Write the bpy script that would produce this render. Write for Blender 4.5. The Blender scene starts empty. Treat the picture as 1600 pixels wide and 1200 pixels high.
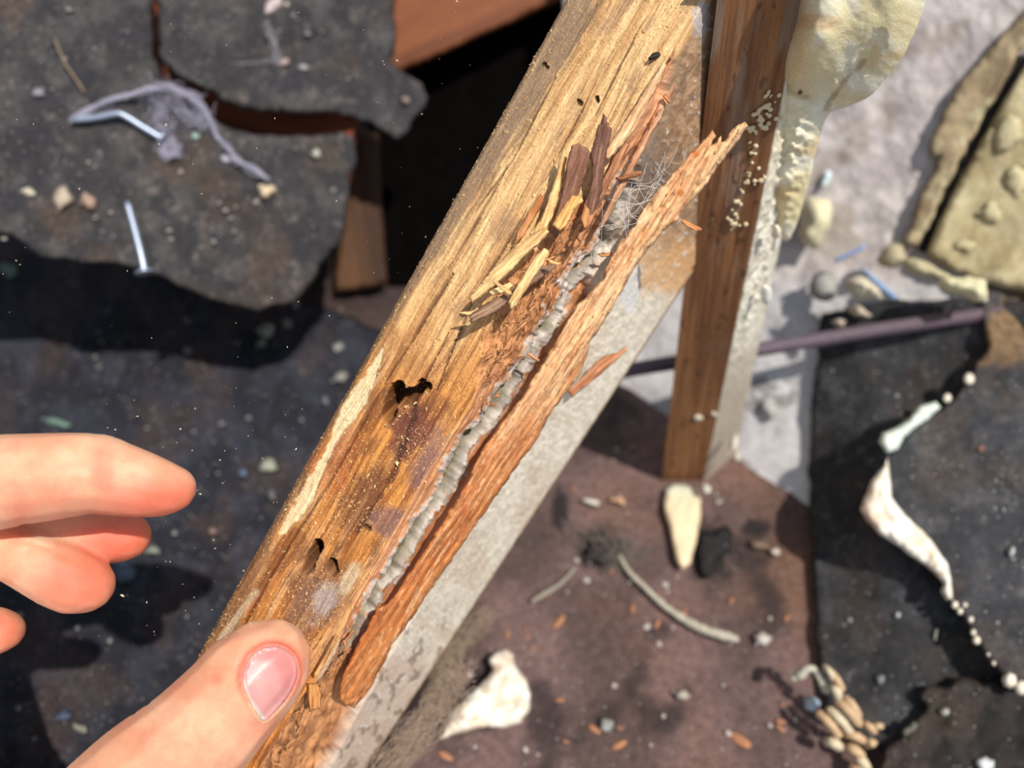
import bpy, math, random
import numpy as np
from mathutils import Vector, Matrix
from mathutils.geometry import delaunay_2d_cdt

# ---------------------------------------------------------------- camera, sky, sun, exposure
F = 1155.0                                  # focal length in pixels of a 1600x1200 frame
H = 0.42                                    # lens height above the floor
PITCH = math.radians(52.4)                  # how far the lens looks down
CAM = np.array([0.0, 0.0, H])
RX = np.array([1.0, 0, 0]); UP = np.array([0, math.sin(PITCH), math.cos(PITCH)])
FW = np.array([0, math.cos(PITCH), -math.sin(PITCH)])
scene = bpy.context.scene
cd = bpy.data.cameras.new('camera'); cam = bpy.data.objects.new('camera', cd)
scene.collection.objects.link(cam); scene.camera = cam
cam.location = CAM; cam.rotation_euler = (math.pi/2 - PITCH, 0, 0)
cd.sensor_width = 36; cd.lens = F/1600*36; cd.clip_start = 0.005; cd.clip_end = 20
cd.dof.use_dof = True; cd.dof.focus_distance = 0.238; cd.dof.aperture_fstop = 5.4

world = bpy.data.worlds.new('world'); scene.world = world; world.use_nodes = True
bg = world.node_tree.nodes['Background']
bg.inputs[0].default_value = (0.72, 0.84, 1.0, 1); bg.inputs[1].default_value = 0.62
def camdir(x, y, z):                        # a direction given as right, up, towards the lens
    v = x*RX + y*UP - z*FW; return v/np.linalg.norm(v)
SUN = camdir(0.33, 0.36, 0.87)
sd = bpy.data.lights.new('sun', 'SUN'); sd.energy = 3.9; sd.angle = math.radians(0.9); sd.color = (1.0, 0.955, 0.88)
sun = bpy.data.objects.new('sun', sd); scene.collection.objects.link(sun)
sun.rotation_euler = Vector(SUN).to_track_quat('Z', 'Y').to_euler(); sun.location = (0.3, -0.5, 1.6)
vs = scene.view_settings
scene.display_settings.display_device = 'sRGB'
vs.view_transform = 'Standard'; vs.look = 'None'; vs.gamma = 1; vs.use_curve_mapping = False; vs.exposure = 0.12

# ---------------------------------------------------------------- geometry of the view
def W3(px, py, d):
    px = np.asarray(px, float); py = np.asarray(py, float); d = np.asarray(d, float)
    a = (px-800)/F*d; b = (600-py)/F*d
    return CAM + a[..., None]*RX + b[..., None]*UP + d[..., None]*FW
def to_px(p):
    q = np.asarray(p) - CAM
    d = q@FW
    return 800 + F*(q@RX)/d, 600 - F*(q@UP)/d, d
class Plane:                                # a real flat plane: 1/depth is linear in the picture
    def __init__(s, a, b, c):
        M = np.array([[a[0], a[1], 1], [b[0], b[1], 1], [c[0], c[1], 1]], float)
        s.k = np.linalg.solve(M, 1/np.array([a[2], b[2], c[2]], float))
    def __call__(s, x, y): return 1/(s.k[0]*np.asarray(x, float) + s.k[1]*np.asarray(y, float) + s.k[2])
class Shift:
    def __init__(s, p, dz): s.p, s.dz = p, dz
    def __call__(s, x, y): return s.p(x, y) - s.dz
def floor_depth(px, py, z=0.0):
    py = np.asarray(py, float)
    return (H-z)/(-(((600-py)/F)*UP[2] + FW[2])) + 0*np.asarray(px, float)

# ---------------------------------------------------------------- noise
_r = np.random.RandomState(7)
_T = _r.rand(512, 512)
def vn(x, y, seed=0):
    x = np.asarray(x, float) + seed*37.17; y = np.asarray(y, float) + seed*91.73
    xi = np.floor(x).astype(int); yi = np.floor(y).astype(int)
    fx = x-xi; fy = y-yi; fx = fx*fx*(3-2*fx); fy = fy*fy*(3-2*fy)
    g = lambda i, j: _T[i & 511, j & 511]
    return (g(xi, yi)*(1-fx)+g(xi+1, yi)*fx)*(1-fy) + (g(xi, yi+1)*(1-fx)+g(xi+1, yi+1)*fx)*fy
def fbm(x, y, seed=0, o=4):
    t = 0; a = 0.5; n = 0
    for i in range(o):
        t = t + a*vn(np.asarray(x)*2**i, np.asarray(y)*2**i, seed+i*3); n += a; a *= 0.5
    return t/n                              # 0..1
def sm(x, a, b):
    t = np.clip((np.asarray(x, float)-a)/(b-a), 0, 1); return t*t*(3-2*t)
def rgb(r, g, b):
    c = np.array([r, g, b], float)/255
    return np.where(c <= 0.04045, c/12.92, ((c+0.055)/1.055)**2.4)
def mix(a, b, t): t = np.asarray(t, float)[..., None]; return a*(1-t) + b*t
def segd(px, py, pts):                      # distance to a polyline and position along it (0..1)
    px = np.asarray(px, float); py = np.asarray(py, float)
    best = np.full(px.shape, 1e9); tt = np.zeros(px.shape); n = len(pts)-1
    for i in range(n):
        (x0, y0), (x1, y1) = pts[i], pts[i+1]
        dx, dy = x1-x0, y1-y0
        t = np.clip(((px-x0)*dx+(py-y0)*dy)/(dx*dx+dy*dy+1e-9), 0, 1)
        d = np.hypot(px-x0-t*dx, py-y0-t*dy)
        m = d < best; best = np.where(m, d, best); tt = np.where(m, (i+t)/n, tt)
    return best, tt

# ---------------------------------------------------------------- materials
MATS = {}
def material(name, rough=0.7, bump=0.3, fine=2500, stretch=1.0, vary=0.25, sss=0.0, spec=0.5, metal=0.0, spark=0.0, coarse=None, alpha=None):
    """Colour attribute of the thing broken up by fine procedural noise; G = along, across, layer in metres."""
    if name in MATS: return MATS[name]
    m = bpy.data.materials.new(name); m.use_nodes = True; MATS[name] = m
    N = m.node_tree.nodes; L = m.node_tree.links; b = N['Principled BSDF']
    ca = N.new('ShaderNodeAttribute'); ca.attribute_name = 'Col'
    g = N.new('ShaderNodeAttribute'); g.attribute_name = 'G'
    mp = N.new('ShaderNodeMapping'); L.new(g.outputs['Vector'], mp.inputs['Vector'])
    mp.inputs['Scale'].default_value = (fine/stretch, fine, fine)
    n1 = N.new('ShaderNodeTexNoise'); n1.inputs['Scale'].default_value = 1.0; n1.inputs['Detail'].default_value = 5; n1.inputs['Roughness'].default_value = 0.65
    L.new(mp.outputs[0], n1.inputs['Vector'])
    mp2 = N.new('ShaderNodeMapping'); L.new(g.outputs['Vector'], mp2.inputs['Vector'])
    c2 = coarse or fine*0.22
    mp2.inputs['Scale'].default_value = (c2/stretch, c2, c2)
    n2 = N.new('ShaderNodeTexNoise'); n2.inputs['Scale'].default_value = 1.0; n2.inputs['Detail'].default_value = 3
    L.new(mp2.outputs[0], n2.inputs['Vector'])
    def mr(src, lo, hi, a=0.34, z=0.66):
        r = N.new('ShaderNodeMapRange'); r.inputs[1].default_value = a; r.inputs[2].default_value = z
        r.inputs[3].default_value = lo; r.inputs[4].default_value = hi; L.new(src, r.inputs[0]); return r.outputs[0]
    mul = N.new('ShaderNodeMath'); mul.operation = 'MULTIPLY'
    L.new(mr(n1.outputs[0], 1-vary, 1+vary), mul.inputs[0]); L.new(mr(n2.outputs[0], 1-vary*.6, 1+vary*.6), mul.inputs[1])
    vm = N.new('ShaderNodeVectorMath'); vm.operation = 'SCALE'
    L.new(ca.outputs['Color'], vm.inputs[0]); L.new(mul.outputs[0], vm.inputs['Scale'])
    col = vm.outputs[0]
    if spark:                               # pale grains of dust lying in the surface
        v = N.new('ShaderNodeTexVoronoi'); v.inputs['Scale'].default_value = 1.0
        mp3 = N.new('ShaderNodeMapping'); mp3.inputs['Scale'].default_value = (spark, spark, spark)
        L.new(g.outputs['Vector'], mp3.inputs['Vector']); L.new(mp3.outputs[0], v.inputs['Vector'])
        th = mr(v.outputs['Distance'], 1.0, 0.0, 0.10, 0.22)
        sepc = N.new('ShaderNodeSeparateColor'); L.new(v.outputs['Color'], sepc.inputs[0])
        gate = mr(sepc.outputs[0], 0.0, 1.0, 0.78, 0.86)
        mm = N.new('ShaderNodeMath'); mm.operation = 'MULTIPLY'; L.new(th, mm.inputs[0]); L.new(gate, mm.inputs[1])
        mx = N.new('ShaderNodeMix'); mx.data_type = 'RGBA'; L.new(mm.outputs[0], mx.inputs['Factor'])
        L.new(col, mx.inputs['A']); mx.inputs['B'].default_value = (0.42, 0.40, 0.37, 1); col = mx.outputs['Result']
    L.new(col, b.inputs['Base Color'])
    b.inputs['Roughness'].default_value = rough; b.inputs['Metallic'].default_value = metal
    b.inputs['Specular IOR Level'].default_value = spec
    if sss:
        b.inputs['Subsurface Weight'].default_value = 1.0; b.inputs['Subsurface Scale'].default_value = sss
        b.inputs['Subsurface Radius'].default_value = (1.0, 0.35, 0.18)
    if alpha is not None: b.inputs['Alpha'].default_value = alpha
    if bump:
        ad = N.new('ShaderNodeMath'); ad.operation = 'ADD'; L.new(n1.outputs[0], ad.inputs[0]); L.new(n2.outputs[0], ad.inputs[1])
        bp = N.new('ShaderNodeBump'); bp.inputs['Strength'].default_value = min(1, bump); bp.inputs['Distance'].default_value = 0.6/fine*max(1, bump)
        L.new(ad.outputs[0], bp.inputs['Height']); L.new(bp.outputs[0], b.inputs['Normal'])
    return m
def M(n):
    K = {'timber': dict(rough=.72, bump=1.0, fine=3400, stretch=10, vary=.17, spec=.3, coarse=700),
         'fresh': dict(rough=.75, bump=1.0, fine=2600, stretch=14, vary=.24, spec=.25, coarse=900),
         'felt': dict(rough=.82, bump=1.0, fine=1100, vary=.4, spec=.35, spark=420),
         'floorboard': dict(rough=.8, bump=.8, fine=900, vary=.35, spec=.3, spark=420),
         'foam': dict(rough=.62, bump=.35, fine=900, vary=.07, spec=.3),
         'plaster': dict(rough=.9, bump=.6, fine=600, vary=.15, spec=.2),
         'skin': dict(rough=.46, bump=.6, fine=1900, vary=.045, sss=.0045, spec=.42),
         'nail': dict(rough=.38, bump=.05, fine=900, vary=.04, sss=.002, spec=.5),
         'shade_black': dict(rough=1.0, bump=0, fine=300, vary=.3, spec=.02),  # near black: deep shade put into the base colour
         'zinc': dict(rough=.42, bump=.15, fine=1500, vary=.12, metal=.75),
         'rust': dict(rough=.6, bump=.7, fine=1600, vary=.3, metal=.3),
         'web': dict(rough=.9, bump=0, fine=900, vary=.1),
         'grain': dict(rough=.6, bump=0, fine=2000, vary=.2)}
    return material(n, **K[n])

# ---------------------------------------------------------------- objects
ROOT = {}
def tag(o, label=None, cat=None, group=None, kind=None):
    if label: o['label'] = label
    if cat: o['category'] = cat
    if group: o['group'] = group
    if kind: o['kind'] = kind
    return o
def link(o, parent=None):
    scene.collection.objects.link(o)
    if parent is not None: o.parent = parent
    return o
def empty(name, loc, label, cat, group=None):
    o = bpy.data.objects.new(name, None); o.empty_display_size = 0.005
    link(o); o.location = [float(v) for v in loc]; ROOT[o.name] = np.array(loc, float)
    return tag(o, label, cat, group)
def mk(name, verts, faces, col, mat, parent=None, G=None, smooth=True, origin=None):
    """One mesh from world coordinates; faces = list or int array."""
    verts = np.asarray(verts, float)
    if parent is not None: org = ROOT[parent.name]
    else: org = np.array(origin, float) if origin is not None else verts.mean(0)
    me = bpy.data.meshes.new(name)
    vl = verts - org
    if isinstance(faces, np.ndarray):
        k = faces.shape[1]; nf = len(faces)
        me.vertices.add(len(vl)); me.vertices.foreach_set('co', vl.astype(np.float32).ravel())
        me.loops.add(nf*k); me.loops.foreach_set('vertex_index', faces.astype(np.int32).ravel())
        me.polygons.add(nf); me.polygons.foreach_set('loop_start', np.arange(0, nf*k, k, dtype=np.int32))
        me.update(calc_edges=True); me.validate()
    else:
        me.from_pydata([tuple(v) for v in vl], [], [tuple(int(i) for i in f) for f in faces]); me.update()
    me.polygons.foreach_set('use_smooth', np.full(len(me.polygons), smooth))
    n = len(me.vertices)
    c = np.ones((n, 4), np.float32); c[:, :3] = np.broadcast_to(np.asarray(col, float), (n, 3)) if np.ndim(col) == 1 else np.asarray(col)[:n]
    a = me.color_attributes.new('Col', 'FLOAT_COLOR', 'POINT'); a.data.foreach_set('color', np.clip(c, 0, 1).ravel())
    if G is None: G = verts
    ga = me.attributes.new('G', 'FLOAT_VECTOR', 'POINT'); ga.data.foreach_set('vector', np.asarray(G, np.float32)[:n].ravel())
    me.materials.append(M(mat) if isinstance(mat, str) else mat)
    o = bpy.data.objects.new(name, me); link(o, parent)
    if parent is None: o.location = [float(v) for v in org]
    ROOT[o.name] = org if parent is None else ROOT[parent.name]
    return o
def child(name, *a, parent=None, **k):      # a sub-part shares its part's origin
    return mk(name, *a, parent=parent, **k)

def resample(pts, sp):
    out = []; n = len(pts)
    for i in range(n):
        a = np.array(pts[i], float); b = np.array(pts[(i+1) % n], float)
        k = max(1, int(round(np.linalg.norm(b-a)/sp)))
        for j in range(k): out.append(a+(b-a)*j/k)
    return np.array(out)
def chaikin(P, n=1):
    P = np.array(P, float)
    for _ in range(n):
        Q = np.roll(P, -1, 0); P = np.stack([P*.75+Q*.25, P*.25+Q*.75], 1).reshape(-1, 2)
    return P
def inside(px, py, P):
    c = np.zeros(len(px), bool); n = len(P); j = n-1
    for i in range(n):
        xi, yi = P[i]; xj, yj = P[j]
        if yi != yj:
            t = ((yi > py) != (yj > py)) & (px < (xj-xi)*(py-yi)/(yj-yi)+xi); c ^= t
        j = i
    return c
def slab(name, outline, depth, thick, R=None, sp=5, jag=0, jagf=.05, amp=0, af=.03, gdir=None, gs=10, back=1.0,
         col=(.5, .5, .5), mat='felt', parent=None, seed=1, smooth_out=0, front=None, groove=0):
    """A solid of real thickness whose outline is given where it stands: rounded rims of radius R (px), surface noise."""
    P = chaikin(outline, smooth_out) if smooth_out else np.array(outline, float)
    P = resample(P, sp); n = len(P)
    if jag:
        t = np.roll(P, -1, 0)-np.roll(P, 1, 0); t /= np.linalg.norm(t, axis=1)[:, None]+1e-9
        nrm = np.stack([t[:, 1], -t[:, 0]], 1)
        P = P + nrm*((fbm(P[:, 0]*jagf, P[:, 1]*jagf, seed, 4)-.5)*2*jag)[:, None]
    x0, y0 = P.min(0); x1, y1 = P.max(0)
    gx, gy = np.meshgrid(np.arange(x0, x1, sp), np.arange(y0, y1, sp*.87))
    gx[1::2] += sp/2
    rr = np.random.RandomState(seed)
    gx = gx.ravel()+rr.uniform(-.12, .12, gx.size)*sp; gy = gy.ravel()+rr.uniform(-.12, .12, gy.size)*sp
    m = inside(gx, gy, P); gx, gy = gx[m], gy[m]
    def bdist(x, y):
        b = np.full(len(x), 1e9)
        A = P; B = np.roll(P, -1, 0)
        for i in range(n):
            d = B[i]-A[i]; L2 = d@d+1e-12
            t = np.clip(((x-A[i, 0])*d[0]+(y-A[i, 1])*d[1])/L2, 0, 1)
            b = np.minimum(b, np.hypot(x-A[i, 0]-t*d[0], y-A[i, 1]-t*d[1]))
        return b
    bd = bdist(gx, gy); m = bd > sp*.55; gx, gy, bd = gx[m], gy[m], bd[m]
    pts = [Vector((float(a), float(b))) for a, b in P]+[Vector((float(a), float(b))) for a, b in zip(gx, gy)]
    r = delaunay_2d_cdt(pts, [], [list(range(n))], 1, 1e-4)
    V = np.array([tuple(v) for v in r[0]]); T = [list(f) for f in r[2]]
    nv = len(V); bdv = np.zeros(nv)
    orig = r[3]
    isb = np.array([any(i < n for i in o) if len(o) else True for o in orig])
    bdv[~isb] = bdist(V[~isb, 0], V[~isb, 1])
    x, y = V[:, 0], V[:, 1]
    if R is None: R = 6
    h = np.sqrt(np.clip(1-(1-np.clip(bdv/R, 0, 1))**2, 0, 1))
    D = depth(x, y) if callable(depth) else np.full(nv, float(depth))
    if gdir is not None:
        gd = np.array(gdir, float); gd /= np.linalg.norm(gd)
        al = (x*gd[0]+y*gd[1]); ac = (-x*gd[1]+y*gd[0])
        nz = fbm(al*af/gs, ac*af, seed+5, 4)-.5
    else:
        al, ac = x, y; nz = fbm(x*af, y*af, seed+5, 5)-.5
    hf = np.clip(h*1.2, 0, 1)
    ext = front(x, y) if front is not None else 0
    zf = D - thick*.5*h - amp*nz*2*hf - ext*hf
    zb = D + thick*.5*h*back
    ib = np.where(~isb)[0]; mapb = np.arange(nv); mapb[ib] = nv+np.arange(len(ib))
    verts = np.concatenate([W3(x, y, zf), W3(x[ib], y[ib], zb[ib])])
    faces = []
    for f in T:
        a = V[f[0]]; b = V[f[1]]; c = V[f[2]]
        if (b[0]-a[0])*(c[1]-a[1])-(b[1]-a[1])*(c[0]-a[0]) > 0: f = f[::-1]
        faces.append(f); g = [mapb[i] for i in f][::-1]
        if any(i >= nv for i in g) or True: 
            if sorted(g) != sorted(f): faces.append(g)
    C = col(x, y, bdv) if callable(col) else np.broadcast_to(np.array(col, float), (nv, 3))
    C = np.concatenate([C, C[ib]])
    s = np.mean(D)/F
    Gv = np.stack([al*s, ac*s, zf*.3], 1); Gv = np.concatenate([Gv, Gv[ib]+.01])
    return mk(name, verts, faces, C, mat, parent, G=Gv)

def tube(name, P, R, col, mat, parent=None, seg=10, caps=True, jit=0, seed=0, merge=False):
    P = np.array(P, float); R = np.broadcast_to(np.asarray(R, float), (len(P),)).copy()
    rr = np.random.RandomState(seed)
    T = np.gradient(P, axis=0); T /= np.linalg.norm(T, axis=1)[:, None]+1e-12
    ref = np.array([.31, .17, .93]); V = []; Fc = []
    for i in range(len(P)):
        u = np.cross(T[i], ref); u /= np.linalg.norm(u); v = np.cross(T[i], u)
        for k in range(seg):
            a = 2*math.pi*k/seg; r = R[i]*(1+jit*rr.uniform(-1, 1))
            V.append(P[i]+r*(math.cos(a)*u+math.sin(a)*v))
    for i in range(len(P)-1):
        for k in range(seg):
            a = i*seg+k; b = i*seg+(k+1) % seg; Fc.append([a, b, b+seg, a+seg])
    if caps:
        Fc.append(list(range(seg))[::-1]); Fc.append([(len(P)-1)*seg+k for k in range(seg)])
    if merge: return np.array(V), Fc
    s = np.concatenate([np.zeros(1), np.cumsum(np.linalg.norm(np.diff(P, axis=0), axis=1))])
    Gv = np.array([[s[i], R[i]*math.cos(2*math.pi*k/seg)*1.5, R[i]*math.sin(2*math.pi*k/seg)*1.5] for i in range(len(P)) for k in range(seg)])
    c = np.repeat(np.asarray(col), seg, axis=0) if np.ndim(col) == 2 else col
    return mk(name, V, Fc, c, mat, parent, G=Gv)
def spline(pts, n=8):
    pts = [np.array(p, float) for p in pts]; Q = [2*pts[0]-pts[1]]+pts+[2*pts[-1]-pts[-2]]; out = []
    for i in range(1, len(Q)-2):
        for k in range(n):
            t = k/n
            out.append(.5*((2*Q[i])+(-Q[i-1]+Q[i+1])*t+(2*Q[i-1]-5*Q[i]+4*Q[i+1]-Q[i+2])*t*t+(-Q[i-1]+3*Q[i]-3*Q[i+1]+Q[i+2])*t**3))
    out.append(Q[-2]); return np.array(out)
def copy_tree(o, parent=None):
    c = o.copy(); scene.collection.objects.link(c); c.parent = parent
    if o.name in ROOT: ROOT[c.name] = ROOT[o.name]
    for ch in o.children: copy_tree(ch, c)
    return c
def blob_mesh(parts, voxel, smooth=6, factor=.6):
    """Unite spheres (centre, radius) into one continuous skin; returns vertices and quads."""
    import bmesh
    bm = bmesh.new(); base = bmesh.new(); bmesh.ops.create_icosphere(base, subdivisions=2, radius=1)
    bv = np.array([v.co[:] for v in base.verts]); bf = [[v.index for v in f.verts] for f in base.faces]
    V = []; Fc = []
    for c, r in parts:
        o = len(V); V.extend((np.array(c)+bv*r).tolist()); Fc.extend([[i+o for i in f] for f in bf])
    me = bpy.data.meshes.new('b'); me.from_pydata(V, [], Fc)
    o = bpy.data.objects.new('b', me); scene.collection.objects.link(o)
    m = o.modifiers.new('r', 'REMESH'); m.mode = 'VOXEL'; m.voxel_size = voxel
    s = o.modifiers.new('s', 'SMOOTH'); s.iterations = smooth; s.factor = factor
    dg = bpy.context.evaluated_depsgraph_get(); ev = o.evaluated_get(dg); e = ev.to_mesh()
    n = len(e.vertices); co = np.empty(n*3, np.float32); e.vertices.foreach_get('co', co)
    nr = np.empty(n*3, np.float32); e.vertices.foreach_get('normal', nr)
    fc = [list(p.vertices) for p in e.polygons]
    ev.to_mesh_clear(); bpy.data.objects.remove(o); bpy.data.meshes.remove(me); bm.free(); base.free()
    return co.reshape(-1, 3).astype(float), nr.reshape(-1, 3).astype(float), fc
def capsule_chain(pts, n=14):               # (px, py, depth, radius_px) -> spheres
    q = []
    for p in pts: q.append(list(W3(p[0], p[1], p[2]))+[p[3]/F*p[2]])
    s = spline(q, n); return [(a[:3], a[3]) for a in s]
# ---------------------------------------------------------------- the shell
WALLP = Plane((1260, 785, .472), (980, 590, .527), (1400, 100, .45))
def build_shell():
    # floor of stained boards
    xs = np.linspace(-.75, .75, 420); ys = np.linspace(-.35, 1.3, 460)
    X, Y = np.meshgrid(xs, ys); x, y = X.ravel(), Y.ravel()
    z = (fbm(x*40, y*40, 3)-.5)*.0016
    P = np.stack([x, y, z], 1); px, py, d = to_px(P)
    c = mix(rgb(112, 88, 84), rgb(84, 66, 62), sm(fbm(x*22, y*22, 5), .35, .7))
    c = mix(c, rgb(118, 84, 62), sm(fbm(x*9, y*9, 8), .5, .75)*.55)
    c = mix(c, rgb(40, 32, 32), sm(fbm(x*30, y*30, 15), .62, .78)*.8)
    c = mix(c, rgb(52, 40, 38), sm(y, .30, .45))  # far floor darkened, the shade of the cavity put into its colour
    for (sx, sy, rx, ry) in ((1110, 862, 34, 52), (875, 790, 14, 34), (1180, 825, 26, 14), (935, 860, 30, 34), (765, 1090, 40, 60)):  # first spot paints the tall foam chip's cast shadow on the floor
        q = np.hypot((px-sx)/rx, (py-sy)/ry)+(fbm(px*.04, py*.04, 4)-.5)*.9
        c = mix(c, rgb(26, 23, 24), sm(q, 1.15, .7)*.9)
    n, m = len(xs), len(ys); i = np.arange(n*m).reshape(m, n)
    f = np.stack([i[:-1, :-1], i[:-1, 1:], i[1:, 1:], i[1:, :-1]], -1).reshape(-1, 4)
    tag(mk('floor', P, f, c, 'floorboard', G=P, origin=(0, 0, 0)), kind='structure')
    # back and left wall of the cavity, its shade put into a near-black colour
    def box(name, lo, hi, c, mat='felt', kind='structure'):
        lo, hi = np.array(lo, float), np.array(hi, float)
        v = [[(lo, hi)[i][0], (lo, hi)[j][1], (lo, hi)[k][2]] for i in (0, 1) for j in (0, 1) for k in (0, 1)]
        fc = [[0, 1, 3, 2], [4, 6, 7, 5], [0, 4, 5, 1], [2, 3, 7, 6], [0, 2, 6, 4], [1, 5, 7, 3]]
        return tag(mk(name, v, fc, c, mat, smooth=False), kind=kind)
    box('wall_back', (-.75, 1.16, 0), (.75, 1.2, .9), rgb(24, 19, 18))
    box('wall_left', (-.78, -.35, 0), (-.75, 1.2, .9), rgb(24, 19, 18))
    # right wall: pale plaster, a slightly leaning plane standing on the floor
    n = 260
    u = np.linspace(900, 2050, n); 
    GX, GY = np.meshgrid(np.linspace(880, 1900, 300), np.linspace(-260, 900, 320))
    D = np.minimum(WALLP(GX, GY), floor_depth(GX, GY)+.004)
    D = D+ (fbm(GX*.02, GY*.02, 31, 5)-.5)*.006
    px, py = GX.ravel(), GY.ravel(); P = W3(px, py, D.ravel())
    c = mix(rgb(172, 162, 160), rgb(196, 186, 182), sm(fbm(px*.03, py*.03, 12, 5), .35, .65))
    c = mix(c, rgb(150, 134, 120), sm(fbm(px*.018, py*.018, 19, 5), .56, .72)*.6)
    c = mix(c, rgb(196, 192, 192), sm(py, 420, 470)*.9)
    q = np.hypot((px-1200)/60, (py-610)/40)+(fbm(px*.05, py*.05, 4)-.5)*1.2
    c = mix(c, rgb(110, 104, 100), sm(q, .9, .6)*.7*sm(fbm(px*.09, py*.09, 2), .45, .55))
    m_, n_ = GX.shape; i = np.arange(m_*n_).reshape(m_, n_)
    f = np.stack([i[:-1, :-1], i[1:, :-1], i[1:, 1:], i[:-1, 1:]], -1).reshape(-1, 4)
    Gp = np.stack([px, py, 0*px], 1)*.45/F
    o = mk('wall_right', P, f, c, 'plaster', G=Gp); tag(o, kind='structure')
    so = o.modifiers.new('thickness', 'SOLIDIFY'); so.thickness = .006; so.offset = -1
build_shell()

def felt_col(seed, base=(50, 48, 51), hi=(72, 68, 68), brown=(84, 68, 55), bw=.4, pale=.3):
    b, h, br = rgb(*base), rgb(*hi), rgb(*brown)
    def f(x, y, bd):
        c = mix(b, h, sm(fbm(x*.03, y*.03, seed, 5), .4, .7))
        c = mix(c, br, sm(fbm(x*.012, y*.012, seed+9, 5), .5, .72)*bw)
        c = mix(c, rgb(120, 110, 102), sm(fbm(x*.07, y*.07, seed+20, 4), .66, .8)*pale)
        return c
    return f
# planes of the torn roofing felt, upper left (close to the lens) and right
SHA = Plane((0, 0, .43), (560, 200, .475), (200, 430, .43))
SHB = Plane((245, 0, .44), (660, 130, .50), (430, 180, .46))
SHL = Plane((0, 1200, .372), (0, 500, .52), (560, 500, .54))
def CF(x, y):
    b = np.minimum(floor_depth(x, y, .007), WALLP(x, y)-.007); t = sm(x, 1262, 1430)
    return np.minimum(b*(1-t)+SHC(x, y)*t, b)
GROUNDL = lambda x, y: floor_depth(x, y, .006)

slab('felt_sheet', [(-260, -160), (225, -160), (240, -60), (238, 40), (243, 98), (262, 133), (290, 153), (325, 186), (365, 203), (400, 210),
     (450, 214), (500, 211), (530, 204), (552, 215), (556, 250), (548, 272), (544, 300), (541, 352), (530, 385), (512, 402), (490, 440), (462, 470), (400, 486), (330, 470),
     (262, 436), (200, 418), (130, 408), (60, 400), (20, 372), (-40, 352), (-260, 340)], SHA, .004, R=9, sp=5.5, jag=5, amp=.006, af=.012,
     col=felt_col(2, bw=.55, pale=.5), mat='felt', seed=11)
tag(bpy.data.objects['felt_sheet'], 'large torn black roofing felt sheet at upper left with two zinc nails on it', 'roofing felt')
slab('felt_sheet', [(235, -160), (640, -160), (622, -20), (616, 30), (618, 62), (614, 95), (622, 108), (640, 118), (660, 132), (670, 152), (655, 178), (640, 192), (636, 208), (622, 216),
     (600, 205), (560, 186), (520, 175), (470, 178), (430, 176), (380, 170), (330, 144), (290, 126), (262, 108), (249, 92), (246, 40), (240, -60)], SHB, .004, R=9, sp=5.5, jag=6, jagf=.07, amp=.007, af=.013,
     col=felt_col(6, bw=.4, pale=.4), mat='felt', seed=21)
tag(bpy.data.objects['felt_sheet.001'], 'torn black roofing felt flap hanging at the top with a ragged right point', 'roofing felt')
# black underlay on the floor left of the rafter
tag(slab('felt_underlay', [(-420, 440), (-300, 300), (150, 300), (430, 330), (470, 470), (620, 520), (640, 700), (600, 1380), (-420, 1380)], GROUNDL, .003, R=12, sp=8, jag=8, amp=.0022, af=.02,
     col=felt_col(9, base=(33, 33, 41), hi=(48, 49, 59), brown=(70, 55, 50), bw=.5, pale=.2), mat='felt', seed=31),
    'blue-black felt covering the floor behind the fingers', 'roofing felt')
# right hand felts
SHC = Plane((1270, 480, .458), (1270, 1150, .381), (1600, 700, .422))
SHD = Plane((1360, 780, .398), (1600, 1060, .364), (1600, 400, .425))
SHE = Plane((1370, 1200, .366), (1600, 1200, .360), (1600, 1060, .374))
tag(slab('felt_sheet', [(1285, 492), (1330, 478), (1400, 470), (1460, 468), (1560, 470), (1850, 480), (1850, 1180), (1600, 1190), (1450, 1190), (1330, 1160), (1290, 1100), (1276, 1000), (1268, 860), (1264, 760), (1268, 640), (1276, 560)],
     CF, .004, R=8, sp=7, jag=5, amp=.003, af=.012, col=felt_col(14, base=(42, 41, 43), hi=(60, 60, 63), bw=.3, pale=.15), mat='felt', seed=41),
    'broad black roofing felt leaning against the pale wall, partly under the foam-edged piece', 'roofing felt')
def colD(x, y, bd):
    c = felt_col(17, base=(52, 51, 54), hi=(70, 68, 70), bw=.35, pale=.25)(x, y, bd)
    t = sm(y, 660, 520)*sm(fbm(x*.02, y*.02, 44, 5), .38, .6)
    return mix(c, rgb(128, 100, 68), t*.85)
feltD = empty('felt_sheet', W3(1480, 760, .35), 'black roofing felt with a cream foam rim at right edge, overhanging another sheet', 'roofing felt')
slab('sheet', [(1610, 365), (1590, 385), (1560, 400), (1545, 430), (1532, 470), (1536, 520), (1545, 545), (1525, 570), (1512, 600), (1490, 622), (1468, 640), (1440, 662), (1410, 690), (1388, 712),
     (1384, 760), (1395, 790), (1420, 820), (1450, 850), (1478, 890), (1486, 930), (1500, 955), (1520, 990), (1545, 1030), (1570, 1062), (1600, 1078), (1850, 1120), (1850, 360)],
     SHD, .004, R=8, sp=5.5, jag=4, amp=.005, af=.012, col=colD, mat='felt', parent=feltD, seed=51)
def foamcol(x, y, bd):
    c = mix(rgb(228, 214, 190), rgb(246, 240, 226), sm(fbm(x*.06, y*.06, 3), .35, .65))
    return mix(c, rgb(214, 178, 150), sm(fbm(x*.03, y*.03, 8), .55, .75)*.7)
DF = Shift(SHD, .001)
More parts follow.
